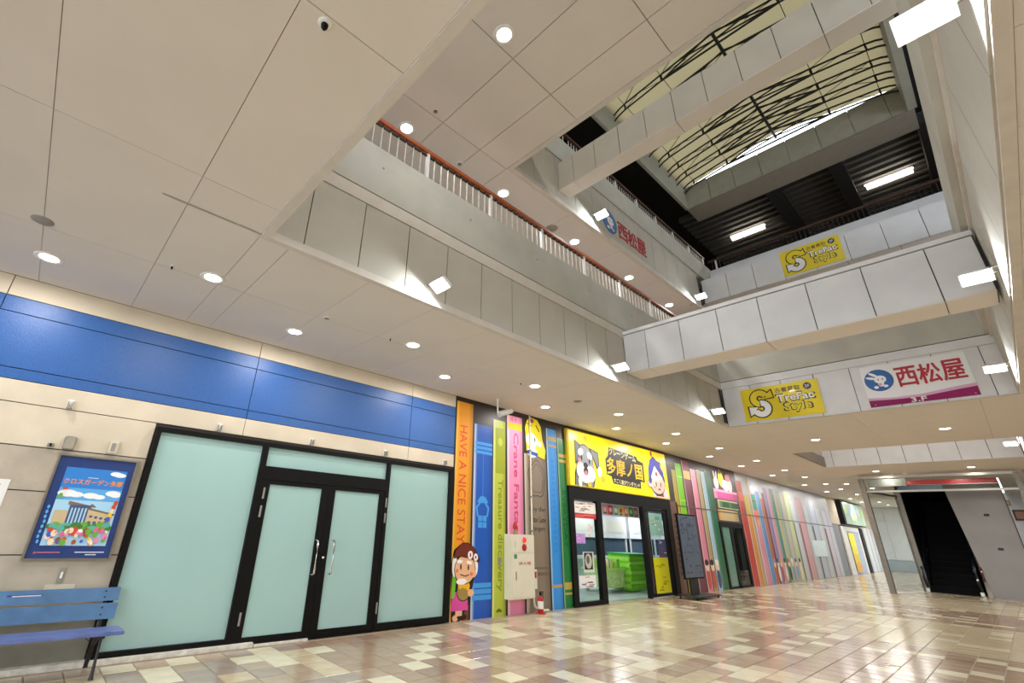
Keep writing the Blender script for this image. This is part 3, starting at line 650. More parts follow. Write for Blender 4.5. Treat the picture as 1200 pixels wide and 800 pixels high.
# black backing shape behind the lettering
stack([('p', [(11.62,3.50),(11.70,3.74),(13.17,3.66),(13.22,3.57),(13.54,3.52),(13.52,2.96),(13.28,2.97),(13.25,2.77),(11.8,2.79),(11.72,2.97),(11.5,3.0),(11.48,3.4)], 0)], [P('#1a1710')], 'lettering_backing', t, SPL)
text('lettering', 'クレーンゲーム', SPL, 11.70, 13.10, 3.52, 3.71, .003, P('#fdf6c8'), t, .02, tilt=-.06)
text('lettering', '多摩ノ国', SPL, 11.54, 13.42, 3.02, 3.46, .003, mat('ink_gold', '#ffcf1c', .4, var=0), t, .018, tilt=-.02)
text('lettering', 'すごく遊びワンダランド', SPL, 11.82, 13.20, 2.80, 2.92, .003, P('#fdf6c8'), t, .015, tilt=-.03)
mb = MB()
for x, z in ((10.6, 3.8), (11.25, 3.35), (11.3, 2.85), (13.55, 3.8)):
    ell(mb, SPL, x, z, .10, .08, 0, .001); 
mb.build('faint_print', P('#d8c400'), t)

# ------------------------------------------------------------------ arcade entrance
t = thing('sliding_entrance', 'black framed sliding glass entrance under the yellow sign', 'entrance', (12.4, D, 0))
f = MB()
for a in ((9.80, 15.0, 2.28, 2.58), (9.80, 9.99, 0, 2.28), (14.72, 15.0, 0, 2.28), (10.96, 11.16, 0, 2.28), (13.25, 13.33, 0, 2.28), (9.99, 10.96, 0, .09)): f.box(a[0], a[1], 7.0, 7.12, a[2], a[3])
f.build('frame', BLACK, t)
GL = glass('clear_glass', '#eef6f4')
B('glass_pane', 9.99, 10.96, 7.05, 7.06, .09, 2.26, GL, t)
d = MB()
for a in ((13.36, 13.58, .02, 2.26), (14.50, 14.70, .02, 2.26), (13.58, 14.5, .02, .09), (13.58, 14.5, 2.2, 2.26)): d.box(a[0], a[1], 7.02, 7.07, a[2], a[3])
d = d.build('sliding_door', BLACK, t); B('pane', 13.58, 14.5, 7.04, 7.05, .09, 2.2, GL, d)
B('handle', 13.42, 13.47, 7.0, 7.02, .1, 2.15, STEEL, d)
def sheet(x0, x1, z0, z1, col, lab, nm='poster', y=7.075, cat='poster', group='posters on the arcade glass', ink=None, seed=1, inkcols=('#c03040', '#2a2a32', '#3a68b0')):
    o = thing(nm, lab, cat, ((x0+x1)/2, y, z0), group)
    B('sheet', x0, x1, y-.0035, y, z0, z1, col if not isinstance(col, str) else P(col), o)
    if ink:
        rr = random.Random(seed); mb = MB(); pl = wallp(y-.0035)
        for k in range(ink):
            u = x0 + (x1-x0)*(.06+.6*rr.random()); v = z0 + (z1-z0)*(.06+.84*rr.random())
            rect(mb, pl, u, min(u + (x1-x0)*(.08+.3*rr.random()), x1-.01), v, min(v + (z1-z0)*.05, z1-.005), 0, .0008, k % len(inkcols))
        mb.build('print', [P(c) for c in inkcols], o)
    return o
sheet(10.0, 10.95, 1.98, 2.24, '#f4f2ee', 'white header poster with dark scribbles atop the left arcade pane', y=7.045, ink=12, seed=2, inkcols=('#2a2a32', '#b03040'))
sheet(10.0, 10.95, 1.86, 1.97, '#d03a3c', 'thin red strip poster under the white header on the left pane', y=7.045, ink=3, seed=5, inkcols=('#f0d8d8',))
sheet(10.03, 10.42, 1.30, 1.52, '#c89ae4', 'small purple leaflet on the left arcade pane', y=7.045, ink=5, inkcols=('#8a4ac0', '#f0e4f8'))
o = sheet(10.28, 10.72, .68, 1.12, '#d8dad6', 'black framed grey portrait notice on the left arcade pane', y=7.045)
mb = MB(); pl = wallp(7.0415); rect(mb, pl, 10.32, 10.66, .74, 1.10, 0, .0008, 0); ell(mb, pl, 10.49, .92, .14, .16, .0008, .0008, 1); ell(mb, pl, 10.47, .95, .06, .09, .0016, .0006, 2); mb.build('print', [P('#17181a'), P('#c4c6c0'), P('#5a5c5a')], o)
sheet(10.08, 10.75, .36, .62, '#f2f2f4', 'white leaflet with red and grey print low on the left pane', y=7.045, ink=14, seed=9)
sheet(10.55, 10.72, 1.45, 1.72, '#ece6e6', 'small white card with red line high on the left pane', y=7.045, ink=4, seed=4)
sheet(13.60, 14.48, .10, .98, '#e6e414', 'yellow panel poster on the lower half of the sliding door', y=7.038, ink=10, seed=6, inkcols=('#c8c000', '#b0a814'))
sheet(14.00, 14.46, .98, 1.45, '#4a4f7a', 'dark blue poster with red and white print on the sliding door', y=7.038, ink=8, seed=8, inkcols=('#e4e4ea', '#c04050'))
sheet(13.62, 14.40, 1.55, 2.15, '#8fc0b4', 'pale green poster at the top of the sliding door', y=7.038, ink=8, seed=18, inkcols=('#c8a070', '#5a8a7c', '#e8f0e4'))
# arcade interior

AW = mat('arcade_white', '#e2e5e8', .5)
shop = MB().box(9.3, 25.5, 11.2, 11.3, 0, 2.9).box(9.2, 9.3, 7.3, 11.3, 0, 2.9).box(25.5, 25.6, 7.3, 11.3, 0, 2.9)
struct(shop.build('wall_arcade', AW))
struct(B('ceiling_arcade', 9.2, 25.6, 7.301, 11.3, 2.75, 2.85, AW))
struct(B('floor_arcade', 9.2, 25.6, 7.301, 11.3, -.1, .001, mat('arcade_floor', '#a8b2b8', .2, var=.06)))
B('threshold', 9.8, 15.0, 7.06, 7.301, -.1, .001, STEEL, bpy.data.objects['floor_arcade'])
for i, x in enumerate((11.2, 14.4, 17.6, 20.6)):
    t = thing('ceiling_panel_light', 'square white panel light inside the arcade, %s from its left wall' % ORD[i], 'light', (x, 9.0, 2.74), 'arcade ceiling lights')
    B('tray', x-.62, x+.62, 8.68, 9.32, 2.735, 2.75, WHITE, t); B('diffuser', x-.6, x+.6, 8.7, 9.3, 2.728, 2.735, emit('arcade_panel', '#f4f8ff', 4), t)
    lamp('panel_lamp', 'AREA', (x, 9.0, 2.72), 26, t, 1.1, col=(.95, .98, 1), sy=.55)
# green bin, counter, machines inside
t = thing('prize_bin', 'lime green slatted prize bin inside the arcade doorway', 'bin', (14.6, 8.3, 0))
LIME = mat('lime_plastic', '#86dc28', .4, var=.04); LIMED = mat('lime_slat', '#b4ec6c', .4, var=.04)
B('body', 14.12, 15.2, 8.05, 8.75, .03, .98, LIME, t)
for k in range(7): B('slat', 14.10, 15.22, 8.02, 8.05, .08+.13*k, .15+.13*k, LIMED if k % 2 else LIME, t)
for k in range(5): B('slat', 14.09, 14.12, 8.06, 8.74, .10+.18*k, .2+.18*k, LIMED, t)
B('rim', 14.08, 15.24, 8.0, 8.78, .98, 1.02, mat('green_rim', '#2f9a4c', .4), t)
t = thing('display_table', 'pale green display table of wrapped prizes left of the lime bin', 'table', (13.6, 8.5, 0))
B('body', 13.0, 14.0, 8.2, 8.9, .12, .58, mat('pale_green', '#c4e49c', .5, var=.2, scale=12), t); B('top', 12.95, 14.05, 8.15, 8.95, .58, .62, LIMED, t)
for k in range(4): B('leg', (13.02, 13.92)[k % 2], (13.08, 13.98)[k % 2], (8.22, 8.82)[k // 2], (8.28, 8.88)[k // 2], 0, .12, GREYP, t)
rr = random.Random(5)
for k in range(12):
    x, y = 13.0+.24*(k % 4), 8.25+.21*(k//4); h = .16+.1*rr.random()
    b = thing('prize_box', 'small wrapped prize box on the pale green table, %s from the left, %s row' % (ORD[k % 4], ORD[k//4]), 'box', (x+.09, y+.08, .62), 'prize boxes on the display table')
    B('carton', x, x+.18, y, y+.15, .62, .62+h, P(rr.choice(['#d4dc4c', '#9ad45c', '#e8e4a0', '#c4e070', '#f0e8d0'])), b); B('ribbon', x+.07, x+.11, y-.003, y+.153, .62, .62+h+.003, P('#5aa83c'), b)
for i in range(5):
    x = 12.6 + 1.85*i
    t = thing('crane_machine', 'white crane game cabinet at the back of the arcade, %s from left' % ORD[i], 'machine', (x, 10.2, 0), 'crane games at the back')
    B('base', x-.8, x+.8, 9.8, 10.7, 0, .86, mat('machine_base', '#d4dae0', .4), t); B('case', x-.8, x+.8, 9.82, 10.7, .86, 1.42, mat('machine_glass', '#4e6274', .15, coat=.4), t)
    B('header', x-.82, x+.82, 9.76, 10.72, 1.42, 2.15, mat('machine_head', '#eef0f2', .4), t); B('control_panel', x-.5, x+.5, 9.66, 9.8, .78, .88, WHITE, t)
    for q in (-.8, .74): B('post', x+q, x+q+.06, 9.78, 9.82, .86, 1.42, WHITE, t)
    B('marquee', x-.6, x+.6, 9.75, 9.76, 1.6, 2.0, P(('#dce6ea', '#e8dcd8', '#f0ece0', '#d8e4e0', '#e4dce8')[i]), t)
for k in range(9):
    x0 = 11.2 + .27*k
    o = thing('hanging_banner', 'small coloured banner hung along the top of the arcade opening, %s from the left' % ORD[k], 'banner', (x0+.12, 7.33, 2.0), 'banners over the arcade opening')
    B('cloth', x0, x0+.25, 7.335, 7.34, 2.02, 2.27, P(('#e8eef0', '#e8e0dc', '#f0a0a8', '#e04048', '#8fd4c8', '#f0d070', '#f0a868', '#4aa05c', '#d8843a')[k]), o)
    mb = MB(); pl = wallp(7.335); ell(mb, pl, x0+.12, 2.15, .07, .06, 0, .001, 0); rect(mb, pl, x0+.04, x0+.2, 2.04, 2.07, 0, .001, 1); mb.build('print', [P(('#b8c8d0', '#d86060', '#f8e0e0', '#f8d8d8', '#e8f4f0', '#c05a3a', '#fae8d0', '#c8e4c8', '#f0d8b8')[k]), P('#3a7a5c')], o)

# ------------------------------------------------------------------ standing blackboard
t = thing('blackboard_sign', 'tall dark blackboard sign on a castored base beside the arcade entrance', 'sign', (14.7, 6.45, 0))
BB = mat('blackboard_face', '#5d6b80', .35, var=.12, scale=6)
B('board', 14.10, 15.30, 6.43, 6.48, .48, 2.16, BLACK, t); B('writing_face', 14.14, 15.26, 6.42, 6.43, .52, 2.12, BB, t)
mb = MB(); pl = wallp(6.42); rr = random.Random(12)
for k in range(34):
    u = 14.2 + .9*rr.random(); v = 1.45+.6*rr.random(); rect(mb, pl, u, u+.03+.08*rr.random(), v, v+.02+.06*rr.random(), 0, .001)
for k in range(5):
    for q in range(5):
        if rr.random() < .6: u = 14.25+.2*q; v = 1.3-.17*k; rect(mb, pl, u, u+.1, v, v+.04, 0, .001)
mb.build('chalk_writing', P('#39455e'), t)
B('post', 14.42, 14.86, 6.44, 6.5, .09, .5, mat('dark_post', '#1d2022', .5), t); B('base', 14.15, 15.65, 6.18, 6.75, .055, .085, mat('dark_plate', '#2b2f31', .4), t, .006)
for x, y in ((14.22, 6.24), (15.58, 6.24), (14.22, 6.69), (15.58, 6.69)): MB().lathe((x, y-.015, .028), [(.012, 0), (.028, 0), (.028, .03), (.012, .03)], 12, 0, 'y').build('caster', BLACK, t)

# ------------------------------------------------------------------ second shop door in the mural
t = thing('glass_door', 'black framed glass doors under the stacked book lintel of the mural', 'door', (19.75, D, 0))
f = MB()
for a in ((18.66, 18.8, 0, 2.1), (20.72, 20.85, 0, 2.1), (18.8, 20.72, 1.95, 2.1), (19.52, 19.74, 0, 1.95), (18.8, 20.72, 0, .06)): f.box(a[0], a[1], 7.03, 7.1, a[2], a[3])
f.build('frame', BLACK, t)
B('frosted_pane', 18.8, 19.52, 7.06, 7.07, .06, 1.95, mat('teal_film', '#6f9a8c', .2, coat=.3), t); B('glass_pane', 19.74, 20.72, 7.06, 7.07, .06, 1.95, GL, t)
t = thing('black_curtain', 'dark curtain behind the glass doors of the mural', 'curtain', (21.5, 7.9, 0))
mb = MB(); n = 60; vs = []
for k in range(n + 1):
    x = 19.3 + 4.6*k/n; y = 8.0 + .05*math.sin(k*1.3); vs += [(x, y, .02), (x, y, 2.3)]
mb.add(vs, [(2*k, 2*k+2, 2*k+3, 2*k+1) for k in range(n)]); mb.add([(v[0], v[1]+.01, v[2]) for v in vs], [(2*k, 2*k+2, 2*k+3, 2*k+1) for k in range(n)])
mb.build('cloth', mat('curtain_cloth', '#2c2e2c', .8, var=.2), t); MB().tube([(19.2, 8.0, 2.31), (24.0, 8.0, 2.31)], .015, 6).build('rod', STEEL, t)

# ------------------------------------------------------------------ far shops along the left wall
for a in ((34.6, 36.0, .0, 2.6, mat('grey_shutter', '#8a8f98', .5)), (34.6, 62, 2.62, 3.3, CREAM), (34.6, 62, 3.3, 4.05, CREAM), (41.6, 62, 0, 2.62, mat('pale_far_board', '#dde0e4', .4))):
    B('board', a[0]+.01, a[1]-.01, D, 7.085, a[2]+.005, a[3]-.005, a[4], wall)
for k in range(9): B('joint', 42.4+1.1*k, 42.46+1.1*k, 7.05, 7.06, 0, 2.6, GREYP, wall)
t = thing('projecting_sign', 'pale green backlit shop sign with black edge on the far cream wall', 'sign', (39.6, 6.95, 2.68))
B('case', 36.6, 42.3, 6.8, 7.06, 2.66, 3.98, BLACK, t)
g = mat('sign_lit_film', '#a9c4b0', .3, var=.25, scale=.7); g.node_tree.nodes['Principled BSDF'].inputs['Emission Color'].default_value = lin('#d8f0d8'); g.node_tree.nodes['Principled BSDF'].inputs['Emission Strength'].default_value = .06
B('face', 37.0, 42.25, 6.79, 6.8, 2.7, 3.94, g, t)
mb = MB(); pl = wallp(6.79); rr = random.Random(2)
for k in range(7): ell(mb, pl, 37.6+.65*k, 3.2+.4*rr.random(), .4, .3, .0+.0006*k, .001, k % 3)
mb.build('print', [P('#c4e08c'), P('#a8cce0'), P('#d8e8f0')], t)
t = thing('white_doorway', 'white framed doorway with a yellow banner far along the wall', 'doorway', (38.6, D, 0))
f = MB()
for a in ((36.1, 37.2, 0, 2.55), (40.2, 40.6, 0, 2.55), (37.2, 40.2, 2.3, 2.55)): f.box(a[0], a[1], 6.98, 7.06, a[2], a[3])
f.build('frame', WHITE, t); B('leaf', 37.2, 40.2, 7.03, 7.06, 0, 2.3, mat('pale_blue_leaf', '#a8b8d0', .4), t); B('side_post', 40.7, 41.5, 6.94, 7.06, 0, 2.55, BLACK, t)
t = thing('yellow_banner', 'tall yellow and orange banner in the white far doorway', 'banner', (38.0, 6.96, .1))
for k, (z0, z1, c) in enumerate(((.12, .62, '#e8b050'), (.62, 1.05, '#e8cc3a'), (1.05, 1.5, '#eee030'), (1.5, 2.2, '#f4ec10'))): B('stripe', 37.3, 38.7, 6.95, 6.96, z0, z1, P(c), t)
FW = mat('far_white_wall', '#dfe1e3', .5, var=.04)
fw = struct(B('wall_far', 45.5, 45.8, -8, 7.1, 0, 4.4, FW))
for k in range(6):
    for q in range(4): B('panel', 45.44, 45.5, 2.0+.84*k, 2.0+.84*k+.82, .75+.82*q, .75+.82*q+.8, FW, fw)
B('dado', 45.4, 45.5, 2.0, 7.05, 0, .72, mat('grey_dado', '#aab4ba', .4), fw)
B('blue_beam', 44.5, 45.5, 2.6, 4.6, 3.3, 3.75, BLUE, fw)

# ================================================================== ATRIUM SHELL
sg = struct(B('wall_gallery_left', -1, 12.42, 4.13, 4.5, 4.4, 5.9, GROOVE))
pm = MB().box(.006, .629, 0, .03, 0, .94).mesh('panel', SPAN)
for k in range(-1, 18):
    x = 1.41 - .635 + .635*k
    if x + .635 < 12.45: inst('panel', pm, (x, 4.10, 4.05), sg)
B('backing', 1.0, 12.42, 4.12, 4.5, 4.06, 4.42, GROOVE, sg)
B('ledge', 1.0, 12.42, 4.088, 4.13, 4.995, 5.165, LEDGE, sg); B('parapet', 1.0, 12.42, 4.09, 4.4, 5.185, 5.9, CONC, sg)
MB().box(-1, 1.0, 4.1, 4.5, 4.4, 5.9).build('parapet', CONC, sg)
VINYL = mat('gallery_vinyl_floor', '#c6c4be', .4, var=.05)
gf = struct(B('floor_gallery', 1.0, 20, 4.5, 7.08, 4.41, 5.38, VINYL))
B('near_part', -6, 1.0, -7, 7.08, 4.41, 5.38, VINYL, gf); B('far_part', 13.0, 17.2, -7, 4.5, 4.41, 5.38, VINYL, gf)
gf3 = struct(B('floor_upper_gallery', -6, 4.57, -7, 7.08, 7.61, 8.4, VINYL)); B('left_part', 4.6, 13.0, 4.5, 7.0, 7.61, 8.4, VINYL, gf3)
# holes of formwork ties on the parapet
for k in range(7): MB().lathe((2.2+1.5*k, 4.09, 5.62), [(.001, .001), (.018, .001), (.018, -.002), (.001, -.002)], 8, 0, 'y').build('tie_hole', GREYP, sg)
sf2 = struct(B('wall_gallery_far', 12.45, 13.0, -.6, 4.12, 4.4, 5.9, GROOVE))
pmw = MB().box(0, .03, -.629, -.006, 0, .94).mesh('panel', SPANW)
for k in range(8):
    y = 4.09 - .635*k + .0
    if y - .635 > -1.1: inst('panel', pmw, (12.415, y, 4.05), sf2)
B('backing', 12.44, 13.0, -.6, 4.12, 4.06, 4.42, GROOVE, sf2)
B('ledge', 12.405, 12.45, -.6, 4.09, 4.995, 5.165, SPANW, sf2); B('parapet', 12.41, 12.7, -.6, 4.09, 5.185, 5.9, CONC, sf2)
sr = struct(B('wall_gallery_right', 1.0, 12.42, -1.0, -.61, 4.4, 5.75, GROOVE))
pmr = MB().box(.006, 1.264, -.03, 0, 0, 1.1).mesh('panel', SPAN)
for k in range(9): inst('panel', pmr, (1.0+1.27*k, -.585, 4.06), sr)
B('parapet', .9, 12.42, -.9, -.49, 5.19, 5.76, CONC, sr); B('ledge', 1.0, 12.42, -.60, -.555, 5.12, 5.19, LEDGE, sr)
struct(B('wall_shaft_right', 1.0, 12.42, -1.4, -1.0, 4.4, 7.2, CEIL))
# bridge beam
br = struct(B('beam_bridge', 7.76, 8.23, -.56, 4.088, 4.30, 5.06, GROOVE))
bounds = [4.09, 3.66, 3.03, 2.41, 1.80, 1.16, .52, -.12, -.55]
for a, b in zip(bounds[:-1], bounds[1:]):
    B('panel', 7.735, 7.76, b+.006, a-.006, 4.295, 5.03, SPANW, br)
for a, b in zip((4.09, 3.66, 1.8, -.12), (3.66, 1.8, -.12, -.55)): B('soffit_panel', 7.735, 8.25, b+.005, a-.005, 4.28, 4.297, CEIL, br)
B('coping', 7.72, 8.26, -.56, 4.09, 5.045, 5.11, SPANW, br)
# third floor: near slab, left gallery
c3 = struct(B('ceiling_gallery', -6, 4.57, 4.05, 7.3, 7.215, 7.6, CEILDARK))
B('slab', -6, 4.65, -.45, 4.05, 7.215, 7.6, CEILDARK, c3); B('slab', 4.57, 13.4, 4.15, 7.3, 7.215, 7.6, CEILDARK, c3); B('slab', 12.5, 20, -7, 7.3, 7.43, 7.8, CEILDARK, c3)
def cpan(x0, x1, y0, y1, z=7.2): return B('panel', x0+.005, x1-.005, y0+.005, y1-.005, z, z+.015, CEIL, c3)
xs = [.79*k for k in range(-1, 6)] + [4.58]; ys = [-.45, -.09, 1.34, 2.77, 4.2, 5.63, 7.06]
for a, b in zip(xs[:-1], xs[1:]):
    for c, d in zip(ys[:-1], ys[1:]): cpan(a, b, c, d)
for k in range(5):
    for c, d in ((4.18, 5.5), (5.5, 7.06)): cpan(4.58+1.8*k, 4.58+1.8*k+1.8, c, d)
for k in range(6): cpan(12.46, 14.3, -.8+.9*k, .1+.9*k, 7.415); cpan(14.3, 16.2, -.8+.9*k, .1+.9*k, 7.415)
B('lip', 4.58, 4.655, -.45, 4.17, 7.185, 7.28, LEDGE, c3); B('lip', 4.655, 13.3, 4.09, 4.17, 7.185, 7.28, LEDGE, c3)
s3 = struct(B('wall_upper_gallery_left', 4.6, 12.42, 4.15, 4.5, 7.25, 8.9, GROOVE))
pm3 = MB().box(.005, .63, 0, .03, 0, .98).mesh('panel', SPAN)
for k in range(-3, 11):
    x = 6.48 + .635*k
    if x > 4.5 and x + .635 < 12.5: inst('panel', pm3, (x, 4.105, 7.25), s3)
B('parapet', 4.6, 13.35, 4.08, 4.4, 8.29, 8.86, CONC, s3); B('ledge', 4.6, 12.42, 4.10, 4.15, 8.24, 8.27, LEDGE, s3)
s4 = struct(B('wall_upper_gallery_far', 12.45, 13.0, -1.2, 4.12, 7.44, 8.1, GROOVE))
pm4 = MB().box(0, .03, -.629, -.006, 0, .70).mesh('panel', SPANW)
for k in range(9): inst('panel', pm4, (12.415, 4.09 - .635*k, 7.42), s4)
B('parapet', 13.25, 13.5, -1.8, 4.4, 7.9, 8.78, SPANW, s4); B('ledge', 12.45, 13.3, -1.8, 4.12, 8.05, 8.12, LEDGE, s4)
# upper beam
ub = struct(B('beam_upper', 5.96, 6.24, -.75, 4.10, 7.50, 8.12, GROOVE))
bb = [4.10, 3.76, 3.30, 2.82, 2.34, 1.87, 1.39, .92, .45, -.02, -.5, -.75]
for a, b in zip(bb[:-1], bb[1:]): B('panel', 5.94, 5.96, b+.005, a-.005, 7.49, 8.13, SPAN, ub)
for a, b in zip((4.10, 3.30+.46, 1.87, -.02), (3.76, 1.87, -.02, -.75)): B('soffit_panel', 5.94, 6.255, b+.004, a-.004, 7.475, 7.492, CEIL, ub)
# railings
def railing(nm, lab, x0, x1, y, zb, zt, step, pitch, first, posts_m=WHITE):
    t = thing(nm, lab, 'railing', (x0, y, zb))
    MB().box(x0, x1, y-.035, y+.035, zt, zt+.055).build('handrail', WOODRAIL, t); MB().box(x0, x1, y-.012, y+.012, zt-.05, zt-.035).build('rail', IRON, t)
    pmh = MB().box(-.022, .022, -.022, .022, 0, zt-zb).mesh('post', posts_m); bmh = MB().box(-.007, .007, -.007, .007, 0, zt-zb-.04).mesh('baluster', mat('worn_white_baluster', '#cfc8bc', .5, var=.25, scale=9))
    hk = MB().box(-.008, .008, -.01, .01, 0, .045).mesh('hook', IRON)
    x = first
    while x < x1: inst('post', pmh, (x, y, zb), t); x += step
    x = first - math.floor((first - x0)/pitch)*pitch; k = 0
    while x < x1:
        if abs((x - first)/step - round((x - first)/step)) > .02: inst('baluster', bmh, (x, y, zb), t); inst('hook', hk, (x, y, zt-.045), t)
        x += pitch
    return t
railing('balcony_railing', 'white balcony railing with orange wooden handrail above the concrete parapet', 1.15, 12.4, 4.22, 5.88, 6.44, 1.28, .128, 2.95)
WOODRAIL_KEEP = WOODRAIL; WOODRAIL = mat('dim_wood_rail', '#4a3024', .6, var=.1)
railing('balcony_railing', 'dim upper balcony railing above the red lettered gallery', 6.3, 13.3, 4.2, 8.86, 9.25, .97, .0970, 7.4)
t = thing('balcony_railing', 'dark balcony railing in front of the louvred ceiling', 'railing', (13.36, 1.2, 8.78))
B('handrail', 13.33, 13.40, -1.8, 4.1, 9.12, 9.17, WOODRAIL, t)
bmh = MB().box(-.008, .008, -.008, .008, 0, .34).mesh('baluster', IRON); pmh = MB().box(-.02, .02, -.02, .02, 0, .34).mesh('post', WHITE)
for k in range(58): inst('baluster', bmh, (13.36, 4.0-.1*k, 8.78), t)
for y in (3.9, ): inst('post', pmh, (13.36, y, 8.78), t)

# ------------------------------------------------------------------ roof: dark louvred ceiling, skylight frame, trusses, membrane
lv = struct(B('ceiling_louvers', 12.9, 22, -7, 7.3, 10.95, 11.2, DARKV))
for r in ((2, 12.9, 4.0, 7.3), (2, 12.9, -7, -.95), (-6, 5.0, -7, 7.3)): B('dark_board', r[0], r[1], r[2], r[3], 10.95 if r[0] > 0 else 10.96, 11.2, DARKV, lv)
sm = MB().box(0, .12, -3.0, 4.6, 0, .16).mesh('slat', SLAT)
for k in range(20): inst('slat', sm, (13.05+.29*k, 0, 10.7), lv)
for y, wd in ((.67, .3), (2.1, .3), (-1.1, .4)): B('beam', 12.9, 19.5, y-wd/2, y+wd/2, 10.45, 10.72, mat('dark_beam', '#1f1e1f', .7), lv)
for n, a in (('wall_roof_far', (20.5, 20.7, -7, 7.3)), ('wall_roof_right', (-6, 22, -7.1, -7))): struct(B(n, *a, 7.4, 11.2, DARKV))
struct(B('wall_roof_dark_left', 4.7, 20, 7.0, 7.08, 7.7, 11.2, DARKV)); struct(B('wall_roof_near', -6, -5.8, -7, 7.3, 7.4, 8.4, CEIL))
for i, (x, y) in enumerate(((14.95, -.15), (14.95, 3.28))):
    t = thing('tube_light', 'long glowing tube light under the louvres, ' + ('above the far end of the white bridge' if i == 0 else 'above the yellow upper banner'), 'light', (x, y, 10.6), 'louvre tube lights')
    MB().tube([(x, y-.47, 10.6), (x, y+.47, 10.6)], .075, 12).build('tube', TUBE, t); B('bracket', x-.05, x+.05, y-.5, y+.5, 10.66, 10.71, WHITE, t)
    lamp('tube_lamp', 'AREA', (x, y, 10.5), TUBE_W, t, .2, sy=.9, col=(1, .93, .8))
for i, y in enumerate((-.2, 1.6, 3.4)):  # unseen tubes added to brighten the near face of the upper beam
    t = thing('tube_light', 'unseen tube light added under the roof to brighten the upper beam, %s of three' % ORD[i], 'light', (2.6, y, 10.6), 'added near roof tubes')
    MB().tube([(2.6, y-.47, 10.6), (2.6, y+.47, 10.6)], .075, 12).build('tube', TUBE, t); B('bracket', 2.55, 2.65, y-.5, y+.5, 10.66, 10.71, WHITE, t)
    lamp('tube_lamp', 'AREA', (2.6, y, 10.5), 30, t, .2, sy=.9, col=(1, .95, .88))
fr = struct(B('ceiling_skylight', 12.10, 12.85, -.9, 3.97, 10.31, 11.03, FRAMEG))
fb = [3.93, 3.3, 2.66, 2.02, 1.38, .74, .1, -.54, -.9]
for a, b in zip(fb[:-1], fb[1:]): B('panel', 12.06, 12.10, b+.006, a-.006, 10.3, 11.04, FRAMEG, fr)
B('soffit', 12.06, 12.85, -.9, 3.97, 10.29, 10.31, mat('frame_soffit', '#8a8378', .7), fr)
B('side_beam', 5.0, 12.06, 3.93, 4.0, 10.29, 11.0, FRAMEG, fr); B('side_beam', 5.0, 12.06, -.95, -.80, 10.29, 11.0, FRAMEG, fr); B('end_beam', 4.9, 5.0, -.9, 4.0, 10.29, 11.2, FRAMEG, fr)
YC, HW = 1.55, 2.42
def gable(y, z0, rise):                          # shallow gable that rounds down to the eaves
    d = min(1, abs(y - YC)/HW)
    return z0 + rise*(1 - d) - (  .12*((d - .86)/.14)**2 if d > .86 else 0)
ys_ = [YC + HW*q for q in (-1, -.97, -.93, -.86, -.7, -.48, -.24, 0, .24, .48, .7, .86, .93, .97, 1)]
tr_me = MB()
tr_me.tube([(0, y, gable(y, 11.10, .38)) for y in ys_], .021, 6)
for s_ in (-1, 1):
    e = lambda q: YC + s_*HW*q
    low = [(0, e(q), gable(e(q), 10.92, .38)) for q in (1, .97, .93, .86, .7, .48)]
    tr_me.tube(low, .021, 6)
    tr_me.tube([(0, e(.48), gable(e(.48), 11.10, .38)), low[-1]], .026, 6)
    tr_me.tube([low[-1], (0, e(0), 11.52)], .02, 6); tr_me.tube([low[-1], (0, e(-.30), gable(e(-.3), 11.10, .38))], .018, 6)
    tr_me.tube([(0, e(.86), gable(e(.86), 11.10, .38)), low[3]], .02, 5)
    tr_me.tube([low[3], (0, e(.7), gable(e(.7), 11.10, .38)), low[5]], .009, 4)
    tr_me.tube([(0, e(.48), gable(e(.48), 11.10, .38)), (0, e(.24), gable(e(.24), 10.92, .38) + .05)], .009, 4)
tr_me.tube([(0, YC - .48*HW, gable(YC - .48*HW, 10.92, .38)), (0, YC + .48*HW, gable(YC + .48*HW, 10.92, .38))], .024, 6)
trm = tr_me.mesh('truss', TRUSS)
txs = [5.2, 5.8, 6.4, 7.0, 7.6, 8.2, 8.8, 9.35, 9.9, 10.45, 11.0, 11.5, 12.0]
for x in txs: inst('truss', trm, (x, 0, 0), fr)
for q, r in ((0, .034), (-.48, .007), (.48, .007), (-.86, .007), (.86, .007)):
    y = YC + q*HW; MB().tube([(5.0, y, gable(y, 11.10, .38) - .03), (12.3, y, gable(y, 11.10, .38) - .03)], r, 6).build('purlin', TRUSS, fr)
for a, b in zip(txs[:-1:2], txs[1::2]):
    for q0, q1 in ((-.86, -.48), (-.48, 0), (0, .48), (.48, .86)):
        y0, y1 = YC + q0*HW, YC + q1*HW
        MB().tube([(a, y0, gable(y0, 11.10, .38)), (b, y1, gable(y1, 11.10, .38))], .009, 4).build('brace', TRUSS, fr)
mem = MB(); ym = [-.97 + .0] + [y for y in ys_] + [4.06]; n = len(ym) - 1; vs = []
for x in (4.9, 12.22):
    for k, y in enumerate(ym): vs.append((x, y, gable(y, 11.15, .38) - (.2 if k in (0, n) else 0)))
mem.add(vs, [(k, k+1, n+1+k+1, n+1+k) for k in range(n)], 0, True)
mm = bpy.data.materials.new('membrane'); mm.use_nodes = True; nt = mm.node_tree; nt.nodes.remove(nt.nodes['Principled BSDF'])
d1 = nt.nodes.new('ShaderNodeBsdfDiffuse'); d1.inputs[0].default_value = lin('#a39672'); d2 = nt.nodes.new('ShaderNodeBsdfTranslucent'); d2.inputs[0].default_value = lin('#6c634b')
mx = nt.nodes.new('ShaderNodeMixShader'); mx.inputs[0].default_value = .55; nt.links.new(d1.outputs[0], mx.inputs[1]); nt.links.new(d2.outputs[0], mx.inputs[2]); nt.links.new(mx.outputs[0], nt.nodes['Material Output'].inputs[0])
mem.build('membrane', mm, fr)

